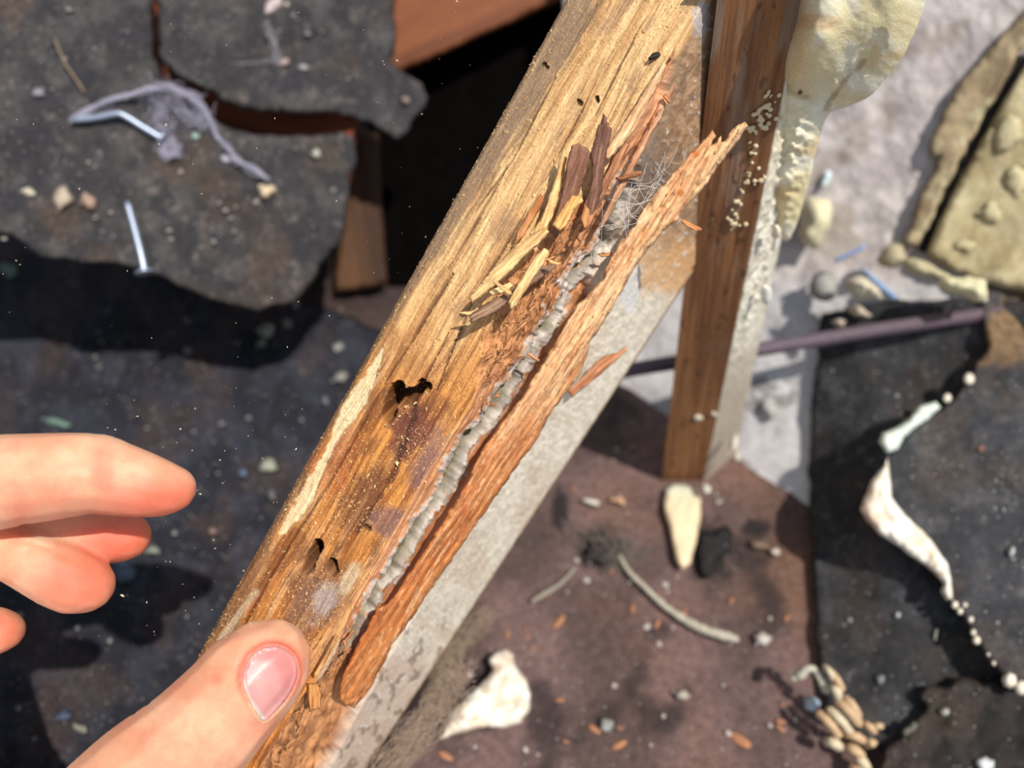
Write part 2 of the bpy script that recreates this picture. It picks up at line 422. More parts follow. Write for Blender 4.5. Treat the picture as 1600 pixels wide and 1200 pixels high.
tag(slab('foam_rim', [(1388, 712), (1376, 735), (1362, 752), (1350, 778), (1345, 795), (1354, 815), (1372, 832), (1396, 848), (1420, 866), (1445, 882), (1464, 897), (1476, 912), (1470, 925), (1478, 940), (1490, 938), (1486, 905), (1482, 880), (1462, 850), (1440, 826), (1414, 804), (1394, 776), (1390, 745)],
     DF, .010, R=14, sp=3.2, jag=3, amp=.003, af=.05, col=foamcol, mat='foam', parent=feltD, seed=52), 'cream foam rim')
tag(slab('foam_rim', [(1372, 690), (1378, 676), (1398, 670), (1420, 655), (1436, 634), (1462, 626), (1470, 636), (1452, 654), (1432, 668), (1412, 684), (1402, 704), (1386, 710)],
     DF, .009, R=12, sp=3.2, jag=2, amp=.002, af=.05, col=rgb(214, 222, 208), mat='foam', parent=feltD, seed=53), 'pale foam rim')
for k, (bx, by, br) in enumerate([(1480, 622, 7), (1508, 945, 4), (1517, 968, 5), (1521, 988, 5), (1526, 1000, 7), (1545, 1022, 4), (1553, 1036, 4), (1578, 1062, 13), (1596, 1074, 12), (1514, 592, 9), (1492, 945, 6), (1500, 955, 5)]):
    an = np.linspace(0, 2*math.pi, 9)[:-1]
    slab('foam_bead', [(bx+br*math.cos(a), by+br*math.sin(a)*1.1) for a in an], Shift(SHD, .002), br*2/F*.34, R=br, sp=max(1.6, br*.4), col=rgb(232, 220, 200), mat='foam', parent=feltD, seed=k)
tag(slab('felt_or_shadow_scrap', [(1372, 1200), (1382, 1170), (1405, 1150), (1430, 1130), (1445, 1105), (1436, 1085), (1450, 1070), (1480, 1072), (1500, 1058), (1560, 1066), (1680, 1090), (1850, 1100), (1850, 1400), (1400, 1400)],
     SHE, .004, R=8, sp=6, jag=6, amp=.003, af=.03, col=felt_col(22, base=(30, 27, 26), hi=(46, 40, 38), bw=.3, pale=.12), mat='felt', seed=61),
    'ragged blackened felt scrap in the bottom right corner', 'roofing felt')

# ---------------------------------------------------------------- timbers in the dark cavity
def wood_prism(name, quad, thick, cfun, label, cat, gdir, jag=1.5, amp=.0006, sp=6, R=4):
    """Face corners given as (px, py, depth) where they stand."""
    pl = Plane(*quad[:3])
    o = slab(name, [q[:2] for q in quad], Shift(pl, -thick/2), thick, R=R, sp=sp, jag=jag, amp=amp, af=.08, gdir=gdir, gs=12, col=cfun, mat='timber', seed=len(name))
    return tag(o, label, cat)
def wcol(a, b, seed, gd, f=.05, gs=14):
    a, b = rgb(*a), rgb(*b); g = np.array(gd, float); g /= np.linalg.norm(g)
    def fn(x, y, bd):
        al = x*g[0]+y*g[1]; ac = -x*g[1]+y*g[0]
        return mix(a, b, sm(fbm(al*f/gs, ac*f, seed, 4), .3, .7))
    return fn
wood_prism('roof_batten', [(560, 190, .56), (560, -200, .56), (1010, -200, .60), (1010, -66, .60), (880, 0, .595), (615, 118, .567)], .03, wcol((104, 58, 34), (128, 74, 44), 4, (1, -.45)),
           'orange-brown batten crossing the dark gap at the top behind the rafter', 'roof batten', (1, -.45))
wood_prism('roof_batten', [(255, -40, .52), (200, 120, .53), (300, 235, .52), (545, 300, .53), (560, 190, .53), (420, 60, .53)], .02, wcol((150, 80, 50), (116, 60, 38), 5, (1, .2)),
           'red-brown batten glimpsed in the slot between the two torn felt sheets', 'roof batten', (1, .2))
wood_prism('wooden_block', [(545, 190, .55), (520, 460, .565), (606, 446, .565), (598, 330, .56), (592, 210, .552)], .02, wcol((96, 66, 44), (66, 44, 32), 6, (.1, 1)),
           'short brown wooden block standing in shadow right of the torn felt', 'wooden block', (.1, 1))
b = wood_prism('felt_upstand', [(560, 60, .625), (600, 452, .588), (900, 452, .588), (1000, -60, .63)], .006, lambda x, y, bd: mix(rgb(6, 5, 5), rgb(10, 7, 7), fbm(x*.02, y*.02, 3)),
           'pitch-black panel added for the deep shade in the gap behind the rafter', 'roofing felt', (0, 1)); b.data.materials[0] = M('shade_black')  # near-black sheet added where the gap holds only deep shade

# ---------------------------------------------------------------- the stud with sprayed foam on its side
PST = Plane((1120, 0, .230), (1035, 750, .4815), (1250, 0, .230))
def studline(xa, ya, da, xb, yb, db, n=60, ext=.06):
    a, b = W3(xa, ya, da), W3(xb, yb, db); t = np.linspace(-ext, 1.0, n)[:, None]; return a+(b-a)*t
def build_stud():
    n = 420
    FL = studline(1120, 0, .230, 1034, 752, .4815, n); FR = studline(1252, 0, .230, 1100, 752, .4815, n)
    BR = studline(1300, 0, .285, 1142, 744, .515, n); BL = BR+(FL-FR)
    rings = []; cols = []; Gs = []
    secs = [(FL, FR, 100, 0), (FR, BR, 70, 1), (BR, BL, 6, 2), (BL, FL, 12, 3)]
    Ls = np.concatenate([[0], np.cumsum(np.linalg.norm(np.diff(FL, axis=0), axis=1))])
    acc = 0
    for A, B, k, f in secs:
        w = np.linalg.norm(B-A, axis=1).mean(); nrm = np.cross(B[0]-A[0], A[-1]-A[0]); nrm /= np.linalg.norm(nrm)
        if nrm@((A[0]+B[0])/2-(FL[0]+BR[0])/2) < 0: nrm = -nrm
        for j in range(k):
            t = j/k; P = A+(B-A)*t
            al = Ls; ac = acc+w*t; ac_ = np.full(n, ac)
            if f == 0 or f > 1:
                P = P+nrm*((fbm(al*25, ac_*900, 5)-.5)*.0005)[:, None]
                c = mix(rgb(150, 104, 66), rgb(116, 76, 48), sm(fbm(al*14, ac_*300, 8), .3, .72))
                c = mix(c, rgb(142, 122, 104), sm(fbm(al*30, ac_*160, 18), .5, .7)*sm(al, .24, .05)*.75)
                c = mix(c, rgb(60, 40, 28), sm(fbm(al*160, ac_*300, 28), .70, .78)*.6)
            else:
                px, py, _ = to_px(P)
                rough = (fbm(al*260, ac_*260, 9, 5)-.4)
                amt = sm(py, 640, 430)*math.sin(math.pi*min(1, t*1.15+.08))
                P = P+nrm*(np.maximum(rough, 0)*.006*amt+.0018*amt)[:, None]
                c = mix(rgb(232, 224, 206), rgb(204, 194, 174), sm(fbm(al*200, ac_*200, 4), .4, .65))
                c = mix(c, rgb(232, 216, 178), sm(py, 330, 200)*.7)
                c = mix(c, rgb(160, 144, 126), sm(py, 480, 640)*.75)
            rings.append(P); cols.append(c); Gs.append(np.stack([al, ac_, 0*al], 1))
        acc += w
    V = np.stack(rings, 1); k = V.shape[1]; i = np.arange(n*k).reshape(n, k); j = np.roll(i, -1, 1)
    f = np.stack([i[:-1], j[:-1], j[1:], i[1:]], -1).reshape(-1, 4)
    root = empty('stud', FL[-1], 'upright brown timber stud with crusty white foam down its right side', 'timber stud')
    o = mk('timber', V.reshape(-1, 3), f, np.stack(cols, 1).reshape(-1, 3), 'timber', root, G=np.stack(Gs, 1).reshape(-1, 3))
    return root
stud = build_stud()
def fm(x, y, bd):
    c = mix(rgb(232, 222, 190), rgb(222, 206, 160), sm(fbm(x*.012, y*.012, 3), .35, .65))
    c = mix(c, rgb(236, 230, 210), sm(fbm(x*.02, y*.02, 31), .5, .7)*.7)
    c = mix(c, rgb(206, 164, 110), sm(fbm(x*.016, y*.03, 8), .58, .75)*.6)
    d1, _ = segd(x, y, [(1290, 170), (1318, 128), (1350, 96)]); c = mix(c, rgb(150, 116, 74), sm(d1+(fbm(x*.1, y*.1, 3)-.5)*14, 7, 1)*.6)
    c = mix(c, rgb(40, 30, 22), sm(np.hypot(x-1250, y-144), 5, 3))
    d2, _ = segd(x, y, [(1222, 128), (1240, 146), (1262, 152)]); c = mix(c, rgb(120, 90, 60), sm(d2+(fbm(x*.1, y*.1, 5)-.5)*12, 6, 1)*.35)
    return c
def ff(x, y):
    d1, _ = segd(x, y, [(1285, 185), (1318, 128), (1352, 96), (1372, 60)])
    d2, _ = segd(x, y, [(1215, 135), (1245, 150), (1280, 165), (1305, 150)])
    h = -.0035*sm(d1+(fbm(x*.08, y*.08, 3)-.5)*16, 18, 0)-.002*sm(d2, 16, 0)
    h = h+.010*sm(np.hypot((x-1270)/95, (y-60)/110), 1.2, .1)+.007*sm(np.hypot((x-1385)/70, (y-40)/120), 1.1, .1)
    h = h+(fbm(x*.16, y*.16, 77, 4)-.5)*.0075*sm(y, 160, 220)
    return h
PF = Plane((1210, 150, .268), (1280, 160, .275), (1300, 0, .238))
slab('foam_swell', [(1252, -140), (1500, -140), (1470, -60), (1446, 0), (1440, 25), (1425, 60), (1405, 100), (1380, 130), (1352, 155), (1325, 166), (1302, 172), (1288, 190), (1280, 215), (1272, 245), (1264, 285), (1252, 330), (1238, 372), (1222, 380), (1200, 300), (1205, 240), (1209, 190),
     (1213, 150), (1217, 115), (1226, 80), (1240, 40), (1250, 10)], PF, .030, R=70, sp=3.6, jag=2.5, amp=.0018, af=.018, col=fm, mat='foam', parent=stud, front=ff, smooth_out=1, seed=71)['label'] = 'big smooth cream foam swell at the top'
# beads dripping from the foam over the brown face
def beads(parent, name, pts, dfn, col, spread=6, seed=1, rr=(2, 6), mat='foam', lab=None):
    rs = np.random.RandomState(seed); parts = []
    for (x, y, n, s) in pts:
        for _ in range(n):
            r = rs.uniform(*rr); x_, y_ = x+rs.normal()*s, y+rs.normal()*s
            d = float(dfn(x_, y_))-r*.5/F*.25; parts.append((W3(x_, y_, d), r/F*d))
    V, N_, Fc = blob_mesh(parts, .00035, smooth=2)
    o = mk(name, V, Fc, col, mat, parent)
    if lab: o['label'] = lab; o['kind'] = 'stuff'
    return o
beads(stud, 'foam_beads', [(1205, 150, 8, 5), (1196, 168, 10, 7), (1204, 186, 10, 7), (1192, 196, 9, 6), (1186, 176, 8, 5), (1178, 205, 6, 4), (1176, 222, 4, 3), (1178, 236, 4, 3), (1174, 252, 3, 2), (1170, 268, 4, 3), (1164, 284, 4, 3), (1158, 300, 4, 3), (1152, 318, 3, 3), (1150, 336, 6, 6), (1144, 350, 6, 6), (1158, 352, 4, 5), (1190, 275, 5, 4), (1184, 285, 4, 4)],
      lambda x, y: PST(x, y)-.0008, rgb(214, 196, 158), seed=5, rr=(1.5, 4.2), lab='string of small crusty foam drips')
slab('foam_bead', [(1188, 448), (1196, 444), (1206, 450), (1206, 468), (1198, 478), (1190, 472)], lambda x, y: PST(x, y)+.004, .006, R=8, sp=2, col=rgb(228, 226, 210), mat='foam', parent=stud, seed=3, smooth_out=1)
slab('foam_bead', [(1208, 352), (1216, 350), (1222, 362), (1216, 374), (1208, 368)], lambda x, y: PST(x, y)+.0, .006, R=8, sp=2, col=rgb(228, 220, 196), mat='foam', parent=stud, seed=3, smooth_out=1)
# ---------------------------------------------------------------- the rotten rafter
E_TL = ((1019, -247.6, .250), (172, 1263.6, .264))
E_TR = ((1190, -150, .232), (324, 1350, .248))
E_BR = ((1387, -37.6, .325), (434, 1413, .325))
TOPP = Plane(E_TL[0], E_TR[0], E_TL[1]); SIDEP = Plane(E_TR[0], E_BR[0], E_TR[1])
def rafter_depth(x, y): return np.maximum(TOPP(x, y), SIDEP(x, y))
GD = np.array([-.5, .866])                  # grain direction in the picture
LB = [(60, 1058), (80, 1050), (170, 1008), (240, 962), (300, 925), (340, 880), (380, 850), (420, 800), (450, 775), (510, 765), (545, 752), (600, 745), (640, 732), (744, 665), (875, 590), (960, 545), (1010, 528), (1060, 500), (1100, 462), (1200, 405), (1400, 290)]
CR = [(180, 1055), (240, 1022), (300, 985), (380, 955), (420, 925), (440, 908), (470, 890), (510, 868), (549, 846), (605, 809), (665, 771), (710, 738), (762, 712), (819, 677), (875, 643), (924, 610), (980, 577), (1020, 556), (1060, 532), (1200, 455), (1400, 340)]
def lb(y): return np.interp(y, [p[0] for p in LB], [p[1] for p in LB])
def cr(y): return np.interp(y, [p[0] for p in CR], [p[1] for p in CR])
def rafter_fields(x, y, side, edge):
    """height (mm, + outwards) and colour at a spot of the rafter; side = 0 on top face, 1 on the side face; edge = px from the far left arris"""
    al = -x*.5+y*.866; ac = x*.866+y*.5     # along / across the grain
    wob = (fbm(al*.008, ac*.02, 61, 2)-.5)*14
    acw = ac+wob
    st1 = fbm(al*.007, acw*.2, 1, 4); st2 = fbm(al*.022, acw*.5, 2, 4); st3 = fbm(al*.006, acw*.07, 3, 3)
    h = (st1-.5)*.3+(st2-.5)*.28+(fbm(x*.3, y*.3, 88, 2)-.5)*.12
    warm = sm(y+(x-800)*.1, 380, 640)
    c = mix(mix(rgb(232, 190, 134), rgb(196, 148, 96), sm(st1, .32, .7)), mix(rgb(210, 140, 70), rgb(156, 92, 42), sm(st1, .35, .68)), warm)
    c = mix(c, rgb(226, 182, 132), sm(st3, .5, .72)*.45)
    dark = np.maximum(sm(st2, .54, .72)*sm(fbm(al*.008, acw*.05, 71, 3), .36, .58), sm(fbm(al*.004, acw*.3, 73, 2), .74, .86))
    c = mix(c, mix(rgb(140, 102, 68), rgb(108, 66, 38), warm), dark*.6); h = h-dark*.3
    blot = sm(fbm(al*.02, ac*.04, 81, 4), .56, .74); c = mix(c, mix(rgb(158, 122, 92), rgb(116, 68, 40), warm), blot*.55)
    # weathered left arris
    ew = np.interp(y, [-100, 100, 250, 400, 520, 700, 900, 1000, 1100], [48, 46, 36, 26, 16, 12, 16, 44, 44])
    eg = sm(edge+(fbm(al*.02, ac*.1, 55)-.5)*22, ew+5, ew-7)
    c = mix(c, mix(rgb(130, 106, 86), rgb(116, 86, 60), sm(y, 300, 600)), eg*.85)
    c = mix(c, rgb(88, 68, 58), sm(np.abs(edge-ew*1.0-4), 9, 2)*sm(y, 480, 250)*sm(fbm(al*.015, ac*.2, 34), .35, .55)*.6)
    h = h-1.6*sm(edge, 12, 0)**2
    # stains
    def spot(cx, cy, rx, ry, ang=0):
        ca, sa = math.cos(ang), math.sin(ang); u = (x-cx)*ca+(y-cy)*sa; v = -(x-cx)*sa+(y-cy)*ca
        return np.hypot(u/rx, v/ry)+(fbm(x*.035, y*.035, int(cx))-.5)*1.1
    for (cx, cy, rx, ry, a, col, s) in ((640, 672, 36, 52, .4, (104, 56, 50), .85), (668, 722, 30, 60, .5, (136, 98, 92), .75), (610, 812, 34, 34, .5, (128, 92, 88), .8), (560, 790, 30, 70, .5, (110, 66, 44), .6),
                                     (520, 720, 50, 50, .5, (172, 96, 56), .5), (590, 640, 22, 40, .5, (104, 62, 40), .5), (500, 905, 60, 44, .5, (126, 84, 58), .6), (480, 950, 44, 50, .5, (128, 96, 80), .7), (400, 900, 26, 70, .5, (132, 84, 50), .5),
                                     (505, 935, 22, 40, .45, (186, 176, 170), .55), (548, 900, 12, 30, .5, (206, 186, 150), .7), (650, 520, 20, 70, .5, (176, 118, 70), .5), (680, 640, 25, 25, 0, (120, 70, 44), .5), (640, 560, 60, 20, 1.0, (150, 96, 56), .4)):
        c = mix(c, rgb(*col), sm(spot(cx, cy, rx, ry, a), 1.15, .55)*s)
    d, t = segd(x, y, [(652, 640), (632, 690), (616, 740), (590, 780), (560, 830)])
    c = mix(c, rgb(66, 36, 28), sm(d+(fbm(x*.1, y*.1, 3)-.5)*9, 7, 2)*.75)
    d, t = segd(x, y, [(598, 545), (578, 590), (548, 640), (520, 690), (496, 740), (470, 790), (440, 832)])
    w = np.interp(t, [0, .15, .3, .45, .6, .8, 1], [4, 9, 19, 9, 6, 14, 6])
    cm = sm(d+(fbm(x*.12, y*.12, 13)-.5)*8, w, w*.6); c = mix(c, rgb(226, 204, 160), cm*.9); h = h-.35*cm
    d, _ = segd(x, y, [(400, 925), (370, 965), (345, 1000)]); c = mix(c, rgb(206, 190, 160), sm(d, 8, 3)*.5)
    # long checks following the grain
    for pts, w0, dp in (([(868, 120), (800, 250), (742, 330)], 2.2, .8), ([(792, 262), (740, 352), (700, 420)], 2.4, .9), ([(707, 428), (672, 480), (640, 538)], 4.5, 3.0), ([(640, 538), (612, 580), (600, 600)], 2, .8),
                        ([(580, 640), (520, 745), (452, 850)], 2.6, 1.4), ([(452, 850), (420, 905), (380, 980)], 2.6, 1.2), ([(930, 130), (900, 190), (872, 240)], 1.6, .6), ([(1000, 40), (960, 120), (930, 180)], 1.5, .6),
                        ([(700, 520), (660, 600), (640, 650)], 2, .7), ([(820, 330), (780, 400), (742, 455)], 2.4, 1.4), ([(845, 395), (790, 452), (742, 500)], 5, 2.4), ([(738, 470), (700, 560), (682, 610)], 2, .8), ([(540, 610), (500, 690), (470, 750)], 1.6, .6)):
        d, t = segd(x, y, pts); d = d+(fbm(al*.05, ac*.05, 3)-.5)*2; w = w0*np.sin(np.pi*np.clip(t*.9+.05, 0, 1))**.6
        k = sm(d, w+.8, w*.3); h = h-dp*k; c = mix(c, rgb(74, 42, 26), k*.8)
    # borer holes; the shade inside them is also put into the colour
    hole = np.zeros(np.shape(x))
    for pts, r, dp in (([(622, 606), (612, 625), (607, 648)], 12, 15), ([(640, 618), (628, 622)], 14, 13), ([(660, 600), (667, 605)], 8.5, 15), ([(652, 612), (640, 618)], 9, 9),
                       ([(496, 852), (488, 868), (481, 888)], 10, 17), ([(519, 882), (521, 892)], 9.5, 16), ([(572, 822), (576, 826)], 4, 2), ([(905, 158), (908, 162)], 3, 1), ([(932, 152), (934, 158)], 2.5, 1.5), ([(850, 100), (856, 106)], 3, 1)):
        d, _ = segd(x, y, pts); d = d+(fbm(x*.16, y*.16, 91)-.5)*5
        k = sm(d, r, r*.72); hole = np.maximum(hole, dp*k); c = mix(c, rgb(58, 36, 22), sm(d, r+2, r*.6)*.9)
    sk = fbm(x*.42, y*.42, 121, 2); fl = fbm(al*.03, acw*.95, 123, 2)
    c = c*(1+.5*(sk-.5)+.55*(fl-.5))[..., None]; c = mix(c, rgb(96, 66, 44), sm(fbm(x*.28+al*.05, y*.28, 125, 2), .8, .9)*.55); h = h+(sk-.5)*.14+(fl-.5)*.12
    # ----- side face
    sp = fbm(x*.16, y*.16, 101, 4); sp2 = fbm(al*.06, ac*.12, 105, 4)
    cs = mix(rgb(232, 220, 200), rgb(212, 198, 176), sm(sp, .35, .65))
    cs = mix(cs, rgb(186, 156, 128), sm(fbm(x*.02, y*.02, 107), .52, .7)*.35)
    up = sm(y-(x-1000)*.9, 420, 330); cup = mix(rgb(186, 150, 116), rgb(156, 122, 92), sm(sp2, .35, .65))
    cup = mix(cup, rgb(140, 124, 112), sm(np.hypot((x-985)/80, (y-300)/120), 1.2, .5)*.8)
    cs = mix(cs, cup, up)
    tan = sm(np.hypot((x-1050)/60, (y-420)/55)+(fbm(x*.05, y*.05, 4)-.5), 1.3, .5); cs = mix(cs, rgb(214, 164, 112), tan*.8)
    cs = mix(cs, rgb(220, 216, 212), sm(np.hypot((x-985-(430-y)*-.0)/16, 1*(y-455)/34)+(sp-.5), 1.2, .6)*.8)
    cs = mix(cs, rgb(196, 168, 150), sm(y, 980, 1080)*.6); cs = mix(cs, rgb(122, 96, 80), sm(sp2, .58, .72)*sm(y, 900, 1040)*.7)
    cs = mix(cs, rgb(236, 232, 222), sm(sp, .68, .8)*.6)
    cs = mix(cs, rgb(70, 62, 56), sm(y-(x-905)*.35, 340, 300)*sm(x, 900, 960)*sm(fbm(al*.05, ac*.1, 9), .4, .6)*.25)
    hs = (sp-.5)*.5+(sp2-.5)*.5
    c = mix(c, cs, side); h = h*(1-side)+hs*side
    # ----- rot pocket and open split
    B = lb(y)+(fbm(y*.05, x*.01, 33, 4)-.5)*np.interp(y, [100, 500, 700], [8, 26, 5]); K = cr(y)+(fbm(al*.022, ac*.05, 35, 3)-.5)*np.interp(y, [300, 650, 760], [26, 18, 8])
    u = x-B; v = x-K
    hw = np.interp(y, [180, 300, 400, 470, 540, 640, 760, 900, 1020, 1100], [1, 4, 4, 4, 7, 11, 12, 11, 7, 3])*(.3+1.4*fbm(al*.03, ac*.05, 39, 3))
    wl = np.interp(y, [60, 200, 290, 380], [12, 24, 60, 300]); vl = np.interp(y, [250, 430, 490], [9, 14, 60])
    inpk = sm(u, -1.5, 2)*sm(v, vl, vl-8)*sm(y, 60, 90)*sm(u, wl+5, wl-3)
    dep = np.interp(y, [60, 100, 300, 420, 560, 700, 900, 1020, 1150, 1400], [.3, 1.2, 2.5, 3.4, 3.0, 3.6, 3.6, 4.0, 5, 5])
    prof = sm(u, -1, 6)*dep*(.55+.45*sm(u, 2, 26))
    mid = sm(v, -34, -20)                   # step down next to the split
    crumb = sm(y, 260, 330)*sm(y, 660, 560)+sm(y, 985, 1030)
    cn = fbm(al*.05, ac*.16, 43, 5); cn2 = fbm(al*.07, ac*.24, 47, 4)
    hp = -prof-mid*1.2+(cn-.5)*2.4*(.35+crumb)+(cn2-.5)*2.6*crumb
    fib = fbm(al*.012, ac*.35, 49, 4); hp = hp+(fib-.5)*.8
    step = np.sin(np.clip((fbm(al*.02, ac*.06, 53, 3)-.35)*12, -1.5, 1.5)); hp = hp+step*.35
    cp = mix(rgb(224, 164, 120), rgb(198, 132, 86), sm(fib, .35, .65))
    cp = mix(cp, mix(rgb(204, 144, 94), rgb(158, 104, 64), sm(cn, .35, .65)), np.clip(crumb, 0, 1)*.9)
    cp = mix(cp, rgb(112, 68, 42), sm(cn2, .6, .76)*np.clip(crumb+.15, 0, 1)*.8)
    lm = sm(np.abs(v)+(fbm(x*.1, y*.1, 57)-.5)*22, hw+np.interp(y, [300, 560, 700, 1000], [17, 17, 9, 6]), hw+3)*sm(y, 200, 280)*sm(y, 1060, 960)*sm(fbm(x*.04, y*.03, 58)+np.interp(y, [300, 500, 600], [-.06, 0, .3]), .3, .42)
    cp = mix(cp, mix(rgb(214, 208, 198), rgb(172, 166, 156), sm(cn2, .35, .65)), lm*.9); hp = hp+lm*(.4+(fbm(x*.14, y*.14, 59, 4)-.5)*1.6)
    vo = sm(np.abs(v), hw, hw*.62)*sm(y, 190, 240)
    hp = hp-vo*(4.6+.8*(fib-.5)); cp = mix(cp, mix(rgb(130, 120, 92), rgb(108, 98, 74), sm(fib, .4, .6)), vo*.95)
    # dark check between the outer lip and the ledge
    LC = [(560, 775), (640, 748), (700, 716), (760, 680), (830, 640), (900, 600), (980, 560), (1010, 545)]
    d, t = segd(x, y, [(p[1], p[0]) for p in LC]); d = d+(fbm(al*.06, ac*.06, 3)-.5)*5
    k = sm(d, 4.5*np.sin(np.pi*np.clip(t, .05, .95))+1, 1); hp = hp-3.2*k; cp = mix(cp, rgb(86, 44, 24), k*.7)
    # the lip keeps its fibrous edge face
    c = mix(c, cp, inpk); h = h*(1-inpk)+hp*inpk
    # slit along the upper arris
    d, t = segd(x, y, [(1048, 92), (1000, 175), (962, 240), (945, 285)]); d = d+(fbm(al*.06, ac*.06, 13)-.5)*5
    k = sm(d, 5, 1.5); h = h-2.0*k; c = mix(c, rgb(92, 52, 36), k*.8)
    ws = sm(np.hypot((x-1095)/16, (y-30)/34)+(sp-.5), 1.1, .6); c = mix(c, rgb(188, 180, 178), ws*.8)
    # mould threads on the shaded side
    return h, c, hole
def build_rafter():
    n = 1400; t = np.linspace(0, 1, n)[:, None]
    L = [W3(*a)+(W3(*b)-W3(*a))*t for a, b in (E_TL, E_TR, E_BR)]; L.append(L[0]+(L[2]-L[1]))
    secs = [(0, 1, 190), (1, 2, 190), (2, 3, 6), (3, 0, 12)]
    rings = []; cols = []; Gs = []; acc = 0
    al = t[:, 0]*np.linalg.norm(L[1][-1]-L[1][0])
    nt = np.cross(L[1][0]-L[0][0], L[0][-1]-L[0][0]); nt /= np.linalg.norm(nt)
    if nt@FW > 0: nt = -nt
    ns = np.cross(L[2][0]-L[1][0], L[1][-1]-L[1][0]); ns /= np.linalg.norm(ns)
    if ns@FW > 0: ns = -ns
    tot = 0
    for a, b, k in secs:
        w = np.linalg.norm(L[b]-L[a], axis=1).mean()
        for j in range(k):
            f = j/k; P = L[a]+(L[b]-L[a])*f
            px, py, d = to_px(P)
            if a == 0:
                ex, ey, _ = to_px(L[0]); edge = np.hypot(px-ex, py-ey)
                h, c, hole = rafter_fields(px, py, np.zeros(n), edge); P = P+camdir(.22, .34, -1.0)*.001*hole[:, None]; m = sm(1-f, .05, 0)*.5
                nn = nt*(1-m)[..., None]+ns*m if np.ndim(m) else nt*(1-m)+ns*m
                h = h-.8*sm(1-f, .03, 0)
            elif a == 1:
                h, c, hole = rafter_fields(px, py, np.full(n, sm(f, .0, .05)), np.full(n, 200.)); m = .5+.5*sm(f, 0, .05); nn = nt*(1-m)+ns*m
                h = h-.8*sm(f, .03, 0)-1.5*sm(f, .96, 1)
            else:
                h = np.zeros(n); c = np.broadcast_to(rgb(150, 120, 90), (n, 3)); nn = nt
            rings.append(P+nn*(h*.001)[:, None]); cols.append(c); Gs.append(np.stack([al, np.full(n, acc+w*f), 0*al], 1))
        acc += w
    V = np.stack(rings, 1); k = V.shape[1]; i = np.arange(n*k).reshape(n, k); j = np.roll(i, -1, 1)
    f = np.stack([i[:-1], j[:-1], j[1:], i[1:]], -1).reshape(-1, 4)
    root = empty('rafter', (L[0][-1]+L[2][-1])/2, 'weathered timber rafter, split and rotten along its corner with borer holes', 'timber rafter')
    mk('timber', V.reshape(-1, 3), f, np.stack(cols, 1).reshape(-1, 3), 'timber', root, G=np.stack(Gs, 1).reshape(-1, 3))
    return root, V[:, :190]
rafter, RTOP = build_rafter()

# the long strip prised off the arris
def strip_col(x, y, bd):
    al = -x*.56+y*.83; ac = x*.83+y*.56
    s = fbm(al*.012, ac*.26, 3, 4); s2 = fbm(al*.03, ac*.7, 7, 3); w = sm(y, 420, 900)
    c = mix(mix(rgb(232, 186, 138), rgb(206, 148, 100), sm(s, .35, .65)), mix(rgb(210, 134, 76), rgb(184, 104, 54), sm(s, .35, .65)), w)
    c = mix(c, rgb(140, 84, 50), sm(s2, .56, .7)*.6); c = mix(c, rgb(244, 208, 160), sm(fbm(al*.01, ac*.5, 17, 3), .6, .75)*.5)
    for (cx, cy, r) in ((1087, 240, 8), (1063, 301, 7)): c = mix(c, rgb(190, 108, 52), sm(np.hypot(x-cx, y-cy)+(s2-.5)*6, r, r*.5)*.85)
    return c
def strip_depth(x, y):
    s = np.maximum(SIDEP(x, y), .24); k = np.interp(y, [190, 330, 560, 760, 1100], [.25, .36, .52, .68, .86])
    return np.minimum(np.minimum(.241+k*(s-.241), s-.0045), np.where(y < 330, PST(x, y)-.007, 9))
def strip_ridge(x, y):
    d, _ = segd(x, y, [(1120, 240), (1020, 350), (930, 490), (850, 600), (750, 755), (640, 915), (545, 1070)])
    al = -x*.56+y*.83; ac = x*.83+y*.56
    return .0009*sm(d, 34, 0)+(fbm(al*.02, ac*.3, 66, 4)-.5)*.0024-.0012*sm(np.abs(fbm(al*.006, ac*.07, 69, 2)-.5), .025, .0)
strip = slab('split_strip', [(1113, 204), (1118, 212), (1112, 226), (1120, 222), (1127, 212), (1125, 224), (1132, 220), (1140, 208), (1152, 196), (1164, 190), (1168, 196), (1158, 214), (1140, 238), (1122, 262), (1105, 286), (1088, 306), (1066, 330), (1058, 346), (1035, 362), (1014, 390), (993, 416),
    (976, 448), (958, 479), (940, 508), (923, 535), (917, 560), (905, 590), (880, 620), (862, 642), (852, 664), (834, 694), (806, 732), (767, 787), (719, 856), (670, 927), (640, 970), (613, 1009), (581, 1072), (566, 1092), (553, 1106), (540, 1100), (528, 1092), (532, 1062),
    (557, 1009), (590, 950), (612, 937), (640, 894), (672, 845), (700, 800), (728, 757), (750, 706), (766, 684), (790, 652), (815, 622), (834, 588), (853, 560), (877, 517), (897, 482), (920, 458), (940, 436), (954, 402), (968, 380), (986, 358), (1006, 326), (1028, 297), (1048, 276), (1070, 250), (1090, 228)],
    strip_depth, .0056, R=6, sp=2.7, jag=2.6, jagf=.09, amp=.0011, af=.22, gdir=(-.56, .83), gs=14, front=strip_ridge, col=strip_col, mat='fresh', parent=rafter, seed=81)
strip['label'] = 'long prised-off orange strip of fresh wood'

